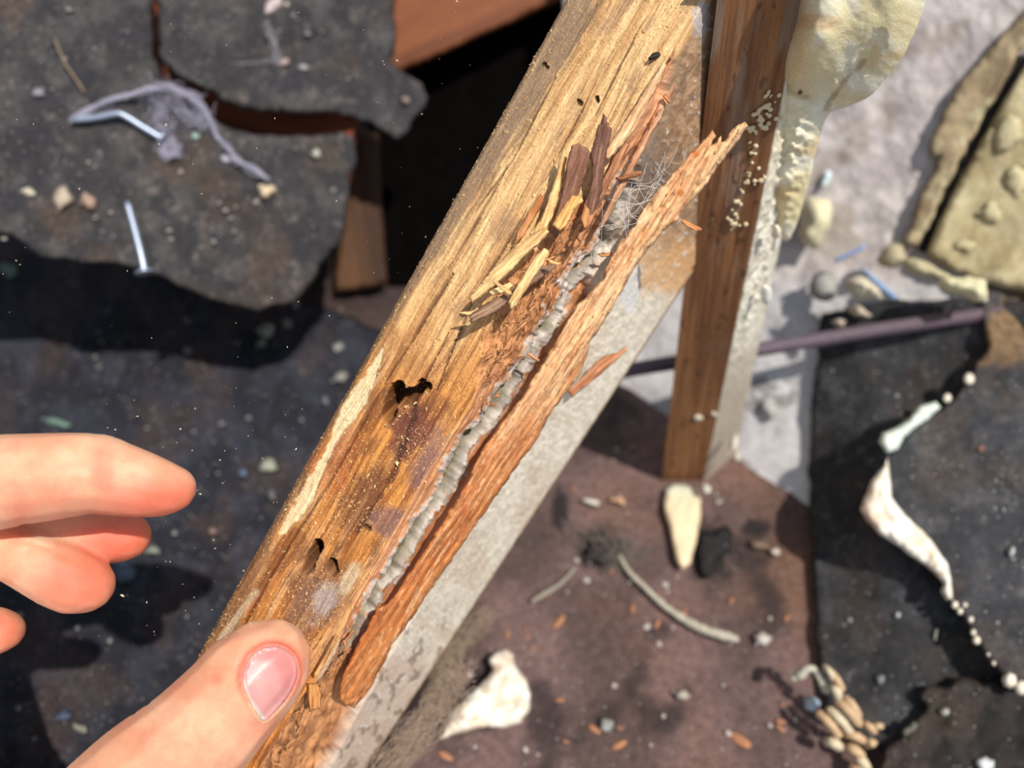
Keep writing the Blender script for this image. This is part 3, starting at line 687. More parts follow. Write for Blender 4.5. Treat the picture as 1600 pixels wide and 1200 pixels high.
def shard(parent, name, pts, dz, thick, c0, c1, gd, seed=1, label=None, cat=None, group=None, R=4, tilt=(0, 0), jag=1.2, sp=1.8, amp=.0005, base=rafter_depth):
    cx, cy = np.mean([p[0] for p in pts]), np.mean([p[1] for p in pts])
    g = np.array(gd, float); g /= np.linalg.norm(g); a, b = rgb(*c0), rgb(*c1)
    d0 = float(np.min([base(p[0], p[1]) for p in pts]))
    dfn = lambda x, y: base(cx, cy)-dz-((x-cx)*tilt[0]+(y-cy)*tilt[1])*1e-5
    def cf(x, y, bd):
        al = x*g[0]+y*g[1]; ac = -x*g[1]+y*g[0]; s = fbm(al*.03, ac*.35, seed, 4)
        q = mix(a, b, sm(s, .32, .68)); return q*(1+.7*(fbm(al*.04, ac*.9, seed+3, 2)-.5))[:, None]
    jag *= 1.4
    o = slab(name, pts, dfn, thick, R=R, sp=sp, jag=jag, jagf=.12, amp=amp, af=.35, gdir=gd, gs=10, col=cf, mat='fresh', parent=parent, seed=seed)
    if label: tag(o, label, cat, group)
    return o
Y1, Y2 = (240, 202, 142), (214, 164, 104); O1, O2 = (216, 152, 98), (176, 110, 64); B1, B2 = (146, 104, 84), (112, 76, 60)
DR = (-.5, .866)
# torn splinters still rooted in the rafter
shard(rafter, 'splinter', [(943, 174), (948, 184), (950, 196), (957, 200), (952, 222), (946, 250), (940, 300), (930, 335), (922, 350), (912, 344), (912, 322), (922, 290), (926, 262), (922, 240), (930, 216), (934, 196), (938, 192)], .007, .0016, B1, B2, (-.2, 1), 3, tilt=(0, -6))['label'] = 'dark brown jagged upright splinter'
shard(rafter, 'splinter', [(893, 228), (905, 224), (916, 230), (924, 240), (918, 262), (906, 300), (896, 330), (884, 352), (868, 372), (858, 362), (870, 330), (880, 290), (886, 256)], .0065, .0016, B1, (128, 84, 62), (-.35, 1), 4, tilt=(0, -5))['label'] = 'flat brown splinter with orange-lit top'
shard(rafter, 'splinter', [(1036, 96), (1042, 104), (1030, 130), (1010, 170), (988, 208), (962, 240), (950, 250), (940, 246), (944, 236), (962, 212), (985, 176), (1008, 140)], .004, .003, (236, 196, 150), (204, 152, 108), DR, 5, R=6)['label'] = 'pale rounded splinter along the upper corner'
shard(rafter, 'splinter', [(882, 232), (886, 246), (880, 280), (872, 312), (864, 340), (852, 360), (836, 372), (826, 366), (844, 344), (856, 312), (868, 276), (874, 246)], .0055, .0018, Y1, Y2, (-.3, 1), 6)
shard(rafter, 'splinter', [(846, 300), (850, 316), (834, 344), (816, 372), (802, 386), (806, 366), (822, 336)], .003, .002, O1, O2, DR, 61)
shard(rafter, 'splinter', [(892, 306), (908, 306), (911, 314), (896, 330), (886, 352), (874, 362), (862, 352), (872, 334)], .0085, .0024, (238, 186, 116), (206, 148, 84), (-.5, 1), 7)['label'] = 'short blunt yellow splinter'
shard(rafter, 'splinter', [(913, 318), (922, 330), (920, 352), (912, 360), (906, 342)], .006, .0016, O1, O2, (0, 1), 62)
shard(rafter, 'splinter', [(960, 240), (976, 222), (984, 226), (970, 256), (946, 300), (926, 346), (908, 380), (900, 372), (918, 332), (940, 284)], .0035, .002, (196, 138, 98), (150, 96, 66), DR, 63)
shard(rafter, 'splinter', [(1040, 140), (1050, 126), (1056, 134), (1030, 190), (1000, 246), (972, 300), (950, 344), (936, 362), (940, 340), (968, 282), (1004, 212)], .002, .002, (206, 160, 124), (168, 118, 84), DR, 64)
# curls lying loose on the rafter
shard(None, 'wood_splinter', [(851, 354), (858, 362), (846, 378), (822, 398), (792, 430), (762, 456), (738, 474), (732, 466), (748, 446), (776, 414), (806, 382), (832, 366)], .0095, .0026, Y1, Y2, (-.75, .65), 8, 'longest yellow splinter, lying left of the rot pocket over the clean wood', 'wood splinter', None, R=5, tilt=(3, -3))
shard(None, 'wood_splinter', [(850, 388), (858, 392), (856, 402), (838, 428), (820, 456), (806, 478), (798, 484), (794, 474), (804, 452), (820, 424), (836, 400)], .0115, .0028, Y1, Y2, (-.55, .85), 9, 'plump yellow splinter with a rounded top, right of and parallel to the longest curl', 'wood splinter', None, R=6)
shard(None, 'wood_splinter', [(796, 440), (802, 445), (796, 454), (782, 460), (768, 462), (764, 456), (776, 450)], .0075, .0016, Y1, Y2, (-.8, .4), 10, 'short pale chip tucked under two crossing splinters', 'wood splinter', None)
shard(None, 'wood_splinter', [(770, 442), (774, 439), (800, 456), (800, 461), (794, 460)], .0115, .0014, Y1, Y2, (.8, .5), 11, 'thin yellow splinter crossing the long curl at right angles', 'wood splinter', None, R=3)
shard(None, 'wood_splinter', [(868, 412), (866, 420), (846, 436), (824, 450), (800, 470), (770, 490), (736, 505), (732, 492), (760, 476), (790, 458), (820, 432), (846, 416)], .0062, .0014, (168, 132, 104), (128, 94, 76), (-.8, .5), 12, 'flat grey-brown bark-like shard lying beneath the yellow splinters', 'wood splinter', None)
shard(None, 'wood_splinter', [(718, 488), (740, 486), (748, 490), (740, 494), (720, 491)], .0085, .001, Y1, Y2, (1, 0), 13, 'tiny pale sliver poking left from the grey-brown shard', 'wood splinter', None, R=2)
shard(None, 'wood_splinter', [(722, 508), (740, 496), (749, 494), (746, 502), (732, 510)], .0085, .001, Y1, Y2, (1, -.6), 14, 'small pale sliver just below the grey-brown shard', 'wood splinter', None, R=2)
shard(None, 'wood_splinter', [(854, 405), (862, 406), (875, 411), (873, 416), (858, 412)], .009, .0014, Y1, Y2, (1, .3), 15, 'little yellow chip at the tip of the plump splinter', 'wood splinter', None, R=2)
shard(None, 'wood_splinter', [(962, 278), (985, 270), (1002, 266), (1006, 272), (992, 278), (966, 284)], .007, .0022, (190, 128, 86), (156, 98, 62), (1, -.3), 16, 'short brown splinter pointing right over the mouldy side near the top', 'wood splinter', None, R=3)
shard(None, 'wood_splinter', [(1062, 342), (1074, 346), (1096, 357), (1097, 361), (1088, 362), (1070, 352)], -.004, .0016, O1, O2, (1, .5), 17, 'thin splinter sticking out right of the prised strip', 'wood splinter', None, R=2, base=lambda x, y: .252)
shard(None, 'wood_splinter', [(933, 397), (942, 394), (960, 395), (961, 400), (940, 402)], .004, .0012, O1, O2, (1, 0), 18, 'small orange splinter bridging the split beside the prised strip', 'wood splinter', None, R=2)
shard(None, 'wood_splinter', [(822, 552), (828, 552), (844, 562), (842, 566), (834, 563)], .004, .0012, (222, 158, 118), (196, 130, 90), (1, .6), 19, 'small pink-orange splinter lying on the white mould of the split', 'wood splinter', None, R=2)
shard(None, 'wood_splinter', [(1036, 150), (1040, 146), (1048, 158), (1046, 163)], .003, .001, O1, O2, (1, 1), 20, 'tiny splinter on the side face near the top of the rafter', 'wood splinter', None, R=2)
shard(None, 'wood_splinter', [(1024, 180), (1022, 188), (1020, 198), (1017, 194), (1020, 182), (1032, 168), (1034, 172)], .003, .001, (206, 140, 110), O2, (-.4, 1), 21, 'curled thin splinter on the side face, below the tiniest one near the top', 'wood splinter', None, R=2)
shard(None, 'wood_splinter', [(978, 542), (978, 548), (955, 570), (930, 592), (904, 612), (894, 620), (886, 612), (910, 590), (930, 566), (944, 555), (962, 552)], .008, .003, (206, 146, 106), (160, 98, 62), (-.8, .7), 22, 'frayed reddish sliver right of the strip, low on the pale side', 'wood splinter', None)
shard(rafter, 'splinter', [(480, 1068), (496, 1066), (504, 1084), (500, 1108), (484, 1112), (480, 1090)], .006, .003, (206, 146, 88), (170, 108, 60), (0, 1), 23)
shard(rafter, 'splinter', [(524, 990), (528, 994), (512, 1028), (500, 1050), (492, 1062), (490, 1052), (504, 1024)], .006, .002, (216, 166, 106), (170, 118, 70), DR, 24)
# crumbly brown fibres filling the pocket: short chips, the largest as parts
rs = np.random.RandomState(4)
for k in range(88):
    yy = rs.uniform(290, 640) if k < 64 else rs.uniform(990, 1200); l_, r_ = lb(yy), cr(yy)
    xx = rs.uniform(l_+8, max(l_+20, r_-16)); L_ = rs.uniform(5, 17); w_ = rs.uniform(1.2, 3.4); a = math.atan2(.866, -.5)+rs.normal()*.55
    e = np.array([math.cos(a), math.sin(a)]); q = np.array([-e[1], e[0]])
    pts = [np.array([xx, yy])+e*s*L_/2+q*t*w_/2 for s, t in ((-1, -1), (-.3, -1.2), (.6, -1), (1, -.2), (.8, 1), (-.2, 1.1), (-1.1, .6))]
    f_ = rs.rand()
    shard(rafter, 'fibre', pts, -.001+rs.uniform(0, .0022), .0012, (200+30*f_, 134+34*f_, 84+30*f_), (150+30*f_, 90+20*f_, 50+20*f_), e, 100+k, R=1.6, jag=.5, sp=1.6, amp=.0002)
# frass beside the heart shaped hole, fly on the face
beads(rafter, 'frass', [(612, 655, 5, 4), (622, 650, 6, 4), (632, 640, 6, 4), (642, 634, 5, 3), (652, 630, 5, 3), (604, 662, 3, 3), (636, 690, 4, 3), (634, 704, 5, 3), (624, 718, 5, 3), (618, 726, 6, 2.5), (616, 742, 4, 3), (608, 760, 3, 3), (528, 898, 4, 2), (520, 900, 3, 2)],
      lambda x, y: rafter_depth(x, y)-.0002, rgb(236, 206, 150), seed=9, rr=(.9, 2.0), mat='grain', lab='heap of pale frass below the holes')
shard(None, 'dead_fly', [(1012, 90), (1020, 83), (1030, 81), (1033, 86), (1024, 92), (1014, 96)], .001, .0022, (60, 54, 52), (30, 28, 28), (1, -.3), 30, 'small dark dead fly on the rafter near its upper right corner', 'insect', R=4)
FDL = lambda z: (lambda x, y: floor_depth(x, y, z))
slab('foam_smear', [(690, 1146), (700, 1120), (718, 1098), (740, 1076), (762, 1056), (768, 1046), (764, 1030), (772, 1018), (790, 1014), (802, 1022), (806, 1040), (822, 1060), (830, 1084), (826, 1112), (812, 1130), (786, 1138), (760, 1136), (730, 1142), (700, 1152), (684, 1154)],
     FDL(.012), .011, R=18, sp=3, jag=3, amp=.003, af=.06, col=foamcol, mat='foam', seed=91)
tag(bpy.data.objects['foam_smear'], 'cream lump of set foam beside the rafter foot at bottom centre', 'foam lump')

# sawdust: far too fine to count
def grains(name, P, N_, size, col, label, cat, seed=1, asp=3, mat='grain', kind='stuff'):
    rr = np.random.RandomState(seed); n = len(P)
    a = rr.normal(size=(n, 3)); a -= (a*N_).sum(1)[:, None]*N_*.8; a /= np.linalg.norm(a, axis=1)[:, None]
    b = np.cross(a, N_+rr.normal(size=(n, 3))*.1); b /= np.linalg.norm(b, axis=1)[:, None]; c = np.cross(a, b)
    s = size*rr.lognormal(0, .45, n)[:, None]; l = s*rr.uniform(1, asp, n)[:, None]
    o = P+N_*s*.35
    V = np.stack([o-a*l, o+b*s*.7, o+c*s*.7, o-b*s*.7, o-c*s*.7, o+a*l], 1)
    base = np.array([[0, 1, 2], [0, 2, 3], [0, 3, 4], [0, 4, 1], [5, 2, 1], [5, 3, 2], [5, 4, 3], [5, 1, 4]])
    Fc = (np.arange(n)[:, None, None]*6+base[None]).reshape(-1, 3)
    C = np.repeat(np.asarray(col), 6, axis=0) if np.ndim(col) == 2 else col
    ob = mk(name, V.reshape(-1, 3), Fc, C, mat, smooth=False)
    return tag(ob, label, cat, kind=kind)
def sawdust():
    rr = np.random.RandomState(3); V = RTOP.reshape(-1, 3)
    idx = rr.randint(0, len(V), 60000); P = V[idx]; px, py, d = to_px(P)
    den = .35+.65*sm(fbm(px*.02, py*.02, 4), .45, .6)
    for cx, cy, r in ((640, 700, 60), (560, 800, 60), (740, 450, 90), (520, 960, 60), (900, 250, 60)): den = np.maximum(den, 1.0*sm(np.hypot(px-cx, py-cy), r, r*.3))
    m = (rr.rand(len(P)) < den*.42)&(py > -60)&(py < 1150); P = P[m]; px = px[m]
    nt = np.cross(RTOP[0, -1]-RTOP[0, 0], RTOP[-1, 0]-RTOP[0, 0]); nt /= np.linalg.norm(nt)
    if nt@FW > 0: nt = -nt
    N_ = np.broadcast_to(nt, P.shape); c = mix(rgb(240, 204, 140), rgb(206, 150, 90), rr.rand(len(P)))
    grains('sawdust', P, N_, .00012, c, 'fine pale sawdust strewn over the top face of the rafter', 'sawdust')
sawdust()
# ---------------------------------------------------------------- the hand
def build_hand():
    dt = .192
    thumb = [(-60, 1500, .215, 150), (120, 1350, .205, 128), (235, 1225, .198, 108), (300, 1160, .195, 92), (352, 1105, .194, 84), (392, 1060, .1945, 80), (414, 1040, .196, 72), (424, 1028, .1975, 60)]
    index = [(-330, 880, .19, 112), (-200, 790, .185, 100), (-100, 765, .182, 88), (0, 752, .180, 76), (80, 744, .179, 70), (140, 740, .180, 65), (190, 750, .182, 57), (232, 760, .184, 50), (262, 764, .186, 40), (270, 763, .187, 36)]
    middle = [(-300, 920, .215, 100), (-120, 850, .206, 76), (0, 822, .203, 60), (70, 830, .203, 50), (130, 836, .205, 47), (175, 838, .207, 43), (198, 838, .208, 37)]
    ring = [(-300, 980, .20, 100), (-140, 870, .196, 66), (-20, 850, .1935, 42), (35, 872, .193, 44), (85, 894, .195, 50), (115, 908, .197, 51), (135, 914, .198, 43)]
    pinky = [(-320, 1060, .215, 90), (-160, 985, .212, 56), (-60, 985, .212, 42), (-12, 986, .213, 38), (6, 986, .214, 31)]
    palm = [(-330, 880, .195, 120), (-350, 1060, .205, 150), (-260, 1250, .212, 165), (-60, 1500, .222, 165), (-240, 1650, .23, 180), (-420, 1700, .24, 200)]
    web = [(-330, 900, .195, 110), (-290, 1100, .2, 130), (-160, 1350, .21, 140)]
    arm = [(-420, 1700, .24, 200), (-560, 1950, .25, 190), (-700, 2250, .26, 180)]
    heel = [(-300, 950, .205, 110), (-420, 1150, .215, 140), (-420, 1400, .225, 170), (-420, 1700, .24, 190)]
    base = [(-60, 700, .178, 54), (-30, 790, .18, 62), (-60, 850, .186, 56)]
    parts = []
    for ch in (thumb, index, middle, ring, pinky, palm, web, arm, heel):
        ch = [(a, b_, c_*1.19, e) for a, b_, c_, e in ch]; parts += capsule_chain(ch, 12)
    V, N_, Fc = blob_mesh(parts, .0009, smooth=6)
    px, py, d = to_px(V)
    # creases: pull the skin in slightly along the flexion lines
    h = np.zeros(len(V))
    def near(D0): return sm(np.abs(d-D0), .03, .012)
    dI, _ = segd(px, py, [(150, 676), (158, 720), (150, 770), (140, 806)]); h -= .0002*sm(dI, 14, 0)
    dI2, _ = segd(px, py, [(22, 760), (30, 800), (40, 830)]); h -= .0003*sm(dI2, 14, 0)
    for pts in ([(40, 846), (60, 850), (80, 858)], [(30, 862), (48, 858)]):
        q, _ = segd(px, py, pts); h -= .0004*sm(q, 4, 0)
    for pts in ([(300, 1190), (312, 1165), (300, 1140)], [(210, 1093), (232, 1100), (250, 1120)], [(320, 1200), (335, 1180)], [(196, 1108), (215, 1118)]):
        q, _ = segd(px, py, pts); h -= .0003*sm(q, 6, 0)
    # nail bed: fold round the nail
    NP = [(378, 1062), (384, 1036), (400, 1016), (424, 1008), (448, 1014), (463, 1032), (466, 1058), (450, 1090), (428, 1114), (412, 1130), (400, 1112), (386, 1086)]
    P = resample(chaikin(NP, 2), 2)
    ins = inside(px, py, P)&(d < .262); bd = np.full(len(V), 1e9)
    for i in range(0, len(P)): bd = np.minimum(bd, np.hypot(px-P[i, 0], py-P[i, 1]))
    face = (d < .24)&(N_@FW < .1)
    h += np.where(face, .0006*sm(bd, 7, 2)*(~ins)-.0008*ins*sm(bd, 0, 4), 0)
    V2 = V+N_*h[:, None]
    c = mix(rgb(240, 184, 150), rgb(232, 168, 134), sm(fbm(px*.02, py*.02, 5), .35, .65))
    red = rgb(224, 112, 84)
    def rz(cx, cy, rx, ry, s, col=red):
        nonlocal c; c = mix(c, col, sm(np.hypot((px-cx)/rx, (py-cy)/ry), 1.2, .2)*s)
    rz(250, 785, 120, 50, .8); rz(190, 845, 100, 60, .9); rz(120, 910, 95, 60, .75); rz(430, 1150, 60, 60, .35); rz(160, 735, 26, 50, .5); rz(60, 790, 70, 40, .35); rz(10, 990, 60, 50, .6); rz(30, 810, 30, 40, .4); rz(40, 845, 40, 24, -.0)
    c = mix(c, rgb(222, 88, 70), np.where(face, sm(bd, 16, 2)*(~ins)*.8*sm(py, 1112, 1060), 0)); c = mix(c, rgb(222, 150, 140), ins*face*.8)
    rz(340, 1062, 14, 12, .5); c = mix(c, rgb(244, 210, 176), sm(np.hypot((px-60)/24, (py-844)/14), 1.2, .3)*.5)  # pale spot puts the ring finger's highlight into the skin colour
    c = mix(c, rgb(232, 140, 112), sm(fbm(px*.05, py*.05, 9), .55, .75)*.25)
    root = empty('hand', W3(-420, 1700, .28), 'bare light-skinned hand, thumb pressed on the rafter, fingers half curled at left', 'person')
    mk('hand_skin', V2, Fc, c, 'skin', root)
    # the nail: a curved plate fitted on the thumb
    from mathutils.bvhtree import BVHTree
    bv = BVHTree.FromPolygons([Vector(v) for v in V2], Fc)
    def nd(x, y):
        out = []
        for a, b in zip(np.ravel(x), np.ravel(y)):
            dr = W3(a, b, 1.0)-CAM; hit = bv.ray_cast(Vector(CAM), Vector(dr).normalized())
            out.append((np.array(hit[0])-CAM)@FW if hit[0] is not None else .234)
        return np.array(out)-.0003
    def nc(x, y, b_):
        k = mix(rgb(226, 152, 146), rgb(214, 138, 132), sm(fbm(x*.03, y*.03, 2), .35, .65))
        dd, _ = segd(x, y, [(378, 1065), (388, 1092), (412, 1128)]); k = mix(k, rgb(232, 204, 192), sm(dd, 7, 3)*.8)
        return mix(k, rgb(226, 176, 168), sm(np.hypot((x-400)/26, (y-1075)/40), 1, .2)*.4)
    slab('thumb_nail', NP, nd, .0008, R=7, sp=2.4, col=nc, mat='nail', parent=root, smooth_out=2, seed=2)['label'] = 'pink thumb nail'
build_hand()

# ---------------------------------------------------------------- metal rod, nails, webs
def px_tube(name, pts, r, col, mat, parent=None, **k):
    P = spline([W3(*p) for p in pts], 10); return tube(name, P, r, col, mat, parent, **k)
rp = [(905, 596, .44), (985, 578, .438), (1190, 545, .432), (1360, 517, .427), (1530, 492, .42), (1640, 474, .418)]
rod = px_tube('metal_rod', rp, .0043, mix(rgb(104, 100, 112), rgb(96, 58, 56), np.linspace(.2, .6, 51)), 'rust', seg=18)
tag(rod, 'dull rusty metal rod running behind the stud to the right felt', 'metal rod')
def nail(pts, r, head_r, label, tilt):
    P = spline([W3(*p) for p in pts], 10); root = empty('nail', P.mean(0), label, 'nail')
    tube('shank', P, np.r_[np.full(len(P)-4, r), [r, r, r*.7, r*.3]] if False else np.r_[[r*.3, r*.75], np.full(len(P)-2, r)], rgb(176, 186, 204), 'zinc', root, seg=12)
    e = P[-1]-P[-2]; e /= np.linalg.norm(e)
    tube('head', [P[-1]-e*.0002, P[-1]+e*.0002, P[-1]+e*.0011, P[-1]+e*.0014], [head_r*.9, head_r, head_r, head_r*.8], rgb(186, 196, 212), 'zinc', root, seg=20)
    return root
DA = lambda x, y: float(SHA(x, y))
nail([(198, 314, DA(198, 314)-.006), (208, 350, DA(208, 350)-.007), (219, 392, DA(219, 392)-.008), (226, 424, DA(226, 424)-.008)], .0020, .0056, 'straight zinc nail lying on the lower part of the upper-left felt, head down', 0)
nail([(112, 188, DA(112, 188)-.006), (150, 184, DA(150, 184)-.008), (182, 178, DA(182, 178)-.010), (196, 182, DA(196, 182)-.010), (222, 198, DA(222, 198)-.009), (252, 216, DA(252, 216)-.008)], .0019, .005, 'bent zinc nail lying under the cobweb on the upper-left felt', 0)
# cobweb: a gauze of threads, beyond counting
def threads(name, specs, r, col, label, cat, seed=1, mat='web', kind='stuff'):
    V = []; Fc = []; rr = np.random.RandomState(seed)
    for pts, n, j, rad in specs:
        for _ in range(n):
            q0 = [pts[0]]
            for p in pts[1:]: q0 += [tuple((np.array(q0[-1])+np.array(p))/2), p]
            q = [W3(p[0]+rr.normal()*j, p[1]+rr.normal()*j, p[2]+rr.normal()*.0012) for p in q0]
            v, f = tube('', spline(q, 5), r*rad*rr.uniform(.5, 1.2), None, None, seg=4, merge=True)
            o = len(V); V.extend(v.tolist()); Fc.extend([[i+o for i in g] for g in f])
    return tag(mk(name, V, Fc, col, mat), label, cat, kind=kind)
A_ = lambda x, y, k=.006: (x, y, DA(x, y)-k)
threads('cobweb', [([A_(110, 188), A_(160, 160), A_(230, 140, .012), A_(262, 136, .014), A_(300, 152, .013), A_(322, 178, .01)], 26, 3.0, 1), ([A_(322, 178, .01), A_(340, 215), A_(370, 250), A_(420, 280)], 22, 2.4, 1.1),
                   ([A_(240, 140, .012), A_(250, 180), A_(260, 215)], 26, 14, .55), ([A_(262, 136, .012), A_(290, 180), A_(325, 190)], 34, 12, .6), ([A_(300, 150, .012), A_(310, 170), A_(322, 196)], 30, 7, .8), ([A_(250, 232), A_(262, 246), A_(276, 236), A_(268, 222), A_(252, 228)], 26, 5, .9)],
        .00022, rgb(176, 172, 190), 'grey cobweb strung across the upper-left felt over the bent nail', 'cobweb', 3)
threads('cobweb', [([(x, y, float(SHB(x, y))-.004) for x, y in ((415, 36), (425, 60), (432, 84), (436, 100))], 20, 4, .9), ([(x, y, float(SHB(x, y))-.004) for x, y in ((360, 100), (400, 98), (440, 92))], 5, 3, .7)], .0002, rgb(150, 146, 152), 'short wisp of grey cobweb on the upper felt flap', 'cobweb', 4)
threads('cobweb', [([(x, y, .235+.0003*(x-960)) for x, y in ((1070, 200), (1040, 250), (1000, 300), (970, 340))], 9, 22, .5)], .00012, rgb(230, 226, 220), 'fine white mould threads over the shaded side of the rafter', 'mould', 5)
threads('lint', [([(x, y, float(floor_depth(x, y, .006))-.002) for x, y in ((660, 1090), (690, 1040), (720, 1000), (760, 960))], 60, 13, 1), ([(x, y, float(SIDEP(x, y))+.006) for x, y in ((575, 1225), (640, 1160), (690, 1100), (716, 1050))], 70, 15, 1.0)], .00018, rgb(160, 138, 118), 'brownish fluff caught along the lower right side of the rafter', 'fluff', 6)
threads('lint', [([(x, y, float(floor_depth(x, y, .004))) for x, y in ((905, 830), (940, 850), (965, 880), (1000, 870))], 22, 16, .9), ([(x, y, float(floor_depth(x, y, .004))) for x, y in ((970, 840), (985, 860), (965, 880))], 22, 11, .9)], .00028, rgb(120, 108, 100), 'grey tangle of fluff on the floor at the head of the foam string', 'fluff', 7)

# ---------------------------------------------------------------- foam pieces and litter on the floor
FD = lambda z: (lambda x, y: floor_depth(x, y, z))
tag(slab('foam_chip', [(1040, 764), (1052, 757), (1070, 757), (1088, 766), (1096, 780), (1094, 812), (1088, 846), (1080, 880), (1066, 892), (1058, 880), (1050, 850), (1043, 818), (1036, 790)], FD(.006), .010, R=13, sp=3, jag=2, amp=.002, af=.04, col=lambda x, y, b: mix(rgb(232, 208, 170), rgb(214, 218, 196), sm(y, 790, 755)), mat='foam', seed=5), 'tall tapering cream foam chip standing at the foot of the stud', 'foam chip')
def on_floor(x, y, z=.002): return (x, y, float(floor_depth(x, y, z)))
o = px_tube('foam_string', [on_floor(x, y, .006) for x, y in ((968, 868), (982, 892), (1010, 920), (1040, 948), (1070, 968), (1105, 986), (1135, 994), (1154, 1000))], np.interp(np.arange(71), [0, 30, 60, 70], [.0011, .0019, .003, .0016]), rgb(176, 168, 150), 'foam', seg=10, jit=.3)
tag(o, 'thin curved string of dirty foam on the brown floor', 'foam string')
o = px_tube('foam_string', [on_floor(x, y, .005) for x, y in ((830, 940), (850, 928), (875, 912), (900, 886))], np.interp(np.arange(31), [0, 10, 30], [.001, .0016, .0008]), rgb(150, 140, 126), 'foam', seg=10, jit=.3)
tag(o, 'short stub of grey foam string left of the longer curved one', 'foam string')
# ribbed fragment, bottom right
rib = empty('ribbed_nest_fragment', W3(1330, 1130, .37), 'crumbly tan ribbed nest fragment on the floor at lower right', 'nest fragment')
for k, (a, b, w) in enumerate([((1288, 1040), (1302, 1064), 5), ((1296, 1048), (1316, 1080), 6), ((1276, 1112), (1312, 1152), 7), ((1292, 1106), (1330, 1146), 7), ((1306, 1092), (1344, 1134), 7.5), ((1318, 1088), (1342, 1122), 7), ((1290, 1158), (1312, 1168), 8), ((1318, 1146), (1350, 1158), 7), ((1322, 1166), (1346, 1182), 8), ((1336, 1180), (1356, 1204), 8), ((1330, 1196), (1350, 1222), 8), ((1348, 1130), (1366, 1144), 6), ((1300, 1072), (1310, 1090), 7), ((1360, 1140), (1378, 1134), 5), ((1352, 1166), (1366, 1160), 6)]):
    m_ = ((a[0]+b[0])/2+2, (a[1]+b[1])/2-2); D_ = .369
    P = spline([W3(*a, D_+.003), W3(*m_, D_-.003), W3(*b, D_)], 5); r = np.r_[.5, np.full(len(P)-2, 1.0), .5]*w/F*D_
    tube('rib', P, r, rgb(*((196, 164, 128) if k % 3 else (206, 190, 160))), 'foam', rib, seg=9, jit=.15, seed=k)
o = px_tube('foam_string', [(1238, 1060, .378), (1250, 1054, .376), (1262, 1045, .374), (1272, 1046, .374), (1282, 1060, .374), (1292, 1080, .376)], np.interp(np.arange(51), [0, 10, 25, 50], [.0016, .0026, .0016, .0022]), rgb(186, 180, 162), 'foam', seg=10, jit=.25)
tag(o, 'hooked pale foam string at the top of the ribbed nest fragment', 'foam string')
def chunk(name, x, y, rx, ry, dfn, th, c, label, cat, group=None, seed=1, mat='foam', ang=0, parent=None):
    rr = np.random.RandomState(seed); an = np.linspace(0, 2*math.pi, 13 if rx > 11 else 9)[:-1]
    pts = []
    for t in an:
        q = rr.uniform(.6, 1.25); u, v = rx*q*math.cos(t), ry*q*math.sin(t); pts.append((x+u*math.cos(ang)-v*math.sin(ang), y+u*math.sin(ang)+v*math.cos(ang)))
    o = slab(name, pts, dfn, th, R=min(rx, ry), sp=max(1.6, min(rx, ry)*.42), jag=min(rx, ry)*.25, amp=th*.35, af=.08, col=rgb(*c), mat=mat, smooth_out=1, seed=seed, parent=parent)
    return tag(o, label, cat, group) if label else o
SA = Shift(SHA, .003); SB = Shift(SHB, .003); SCs = Shift(CF, .003); SDs = Shift(SHD, .003)
GL = FD(.010); GR = FD(.004)
WS = Shift(WALLP, .004)
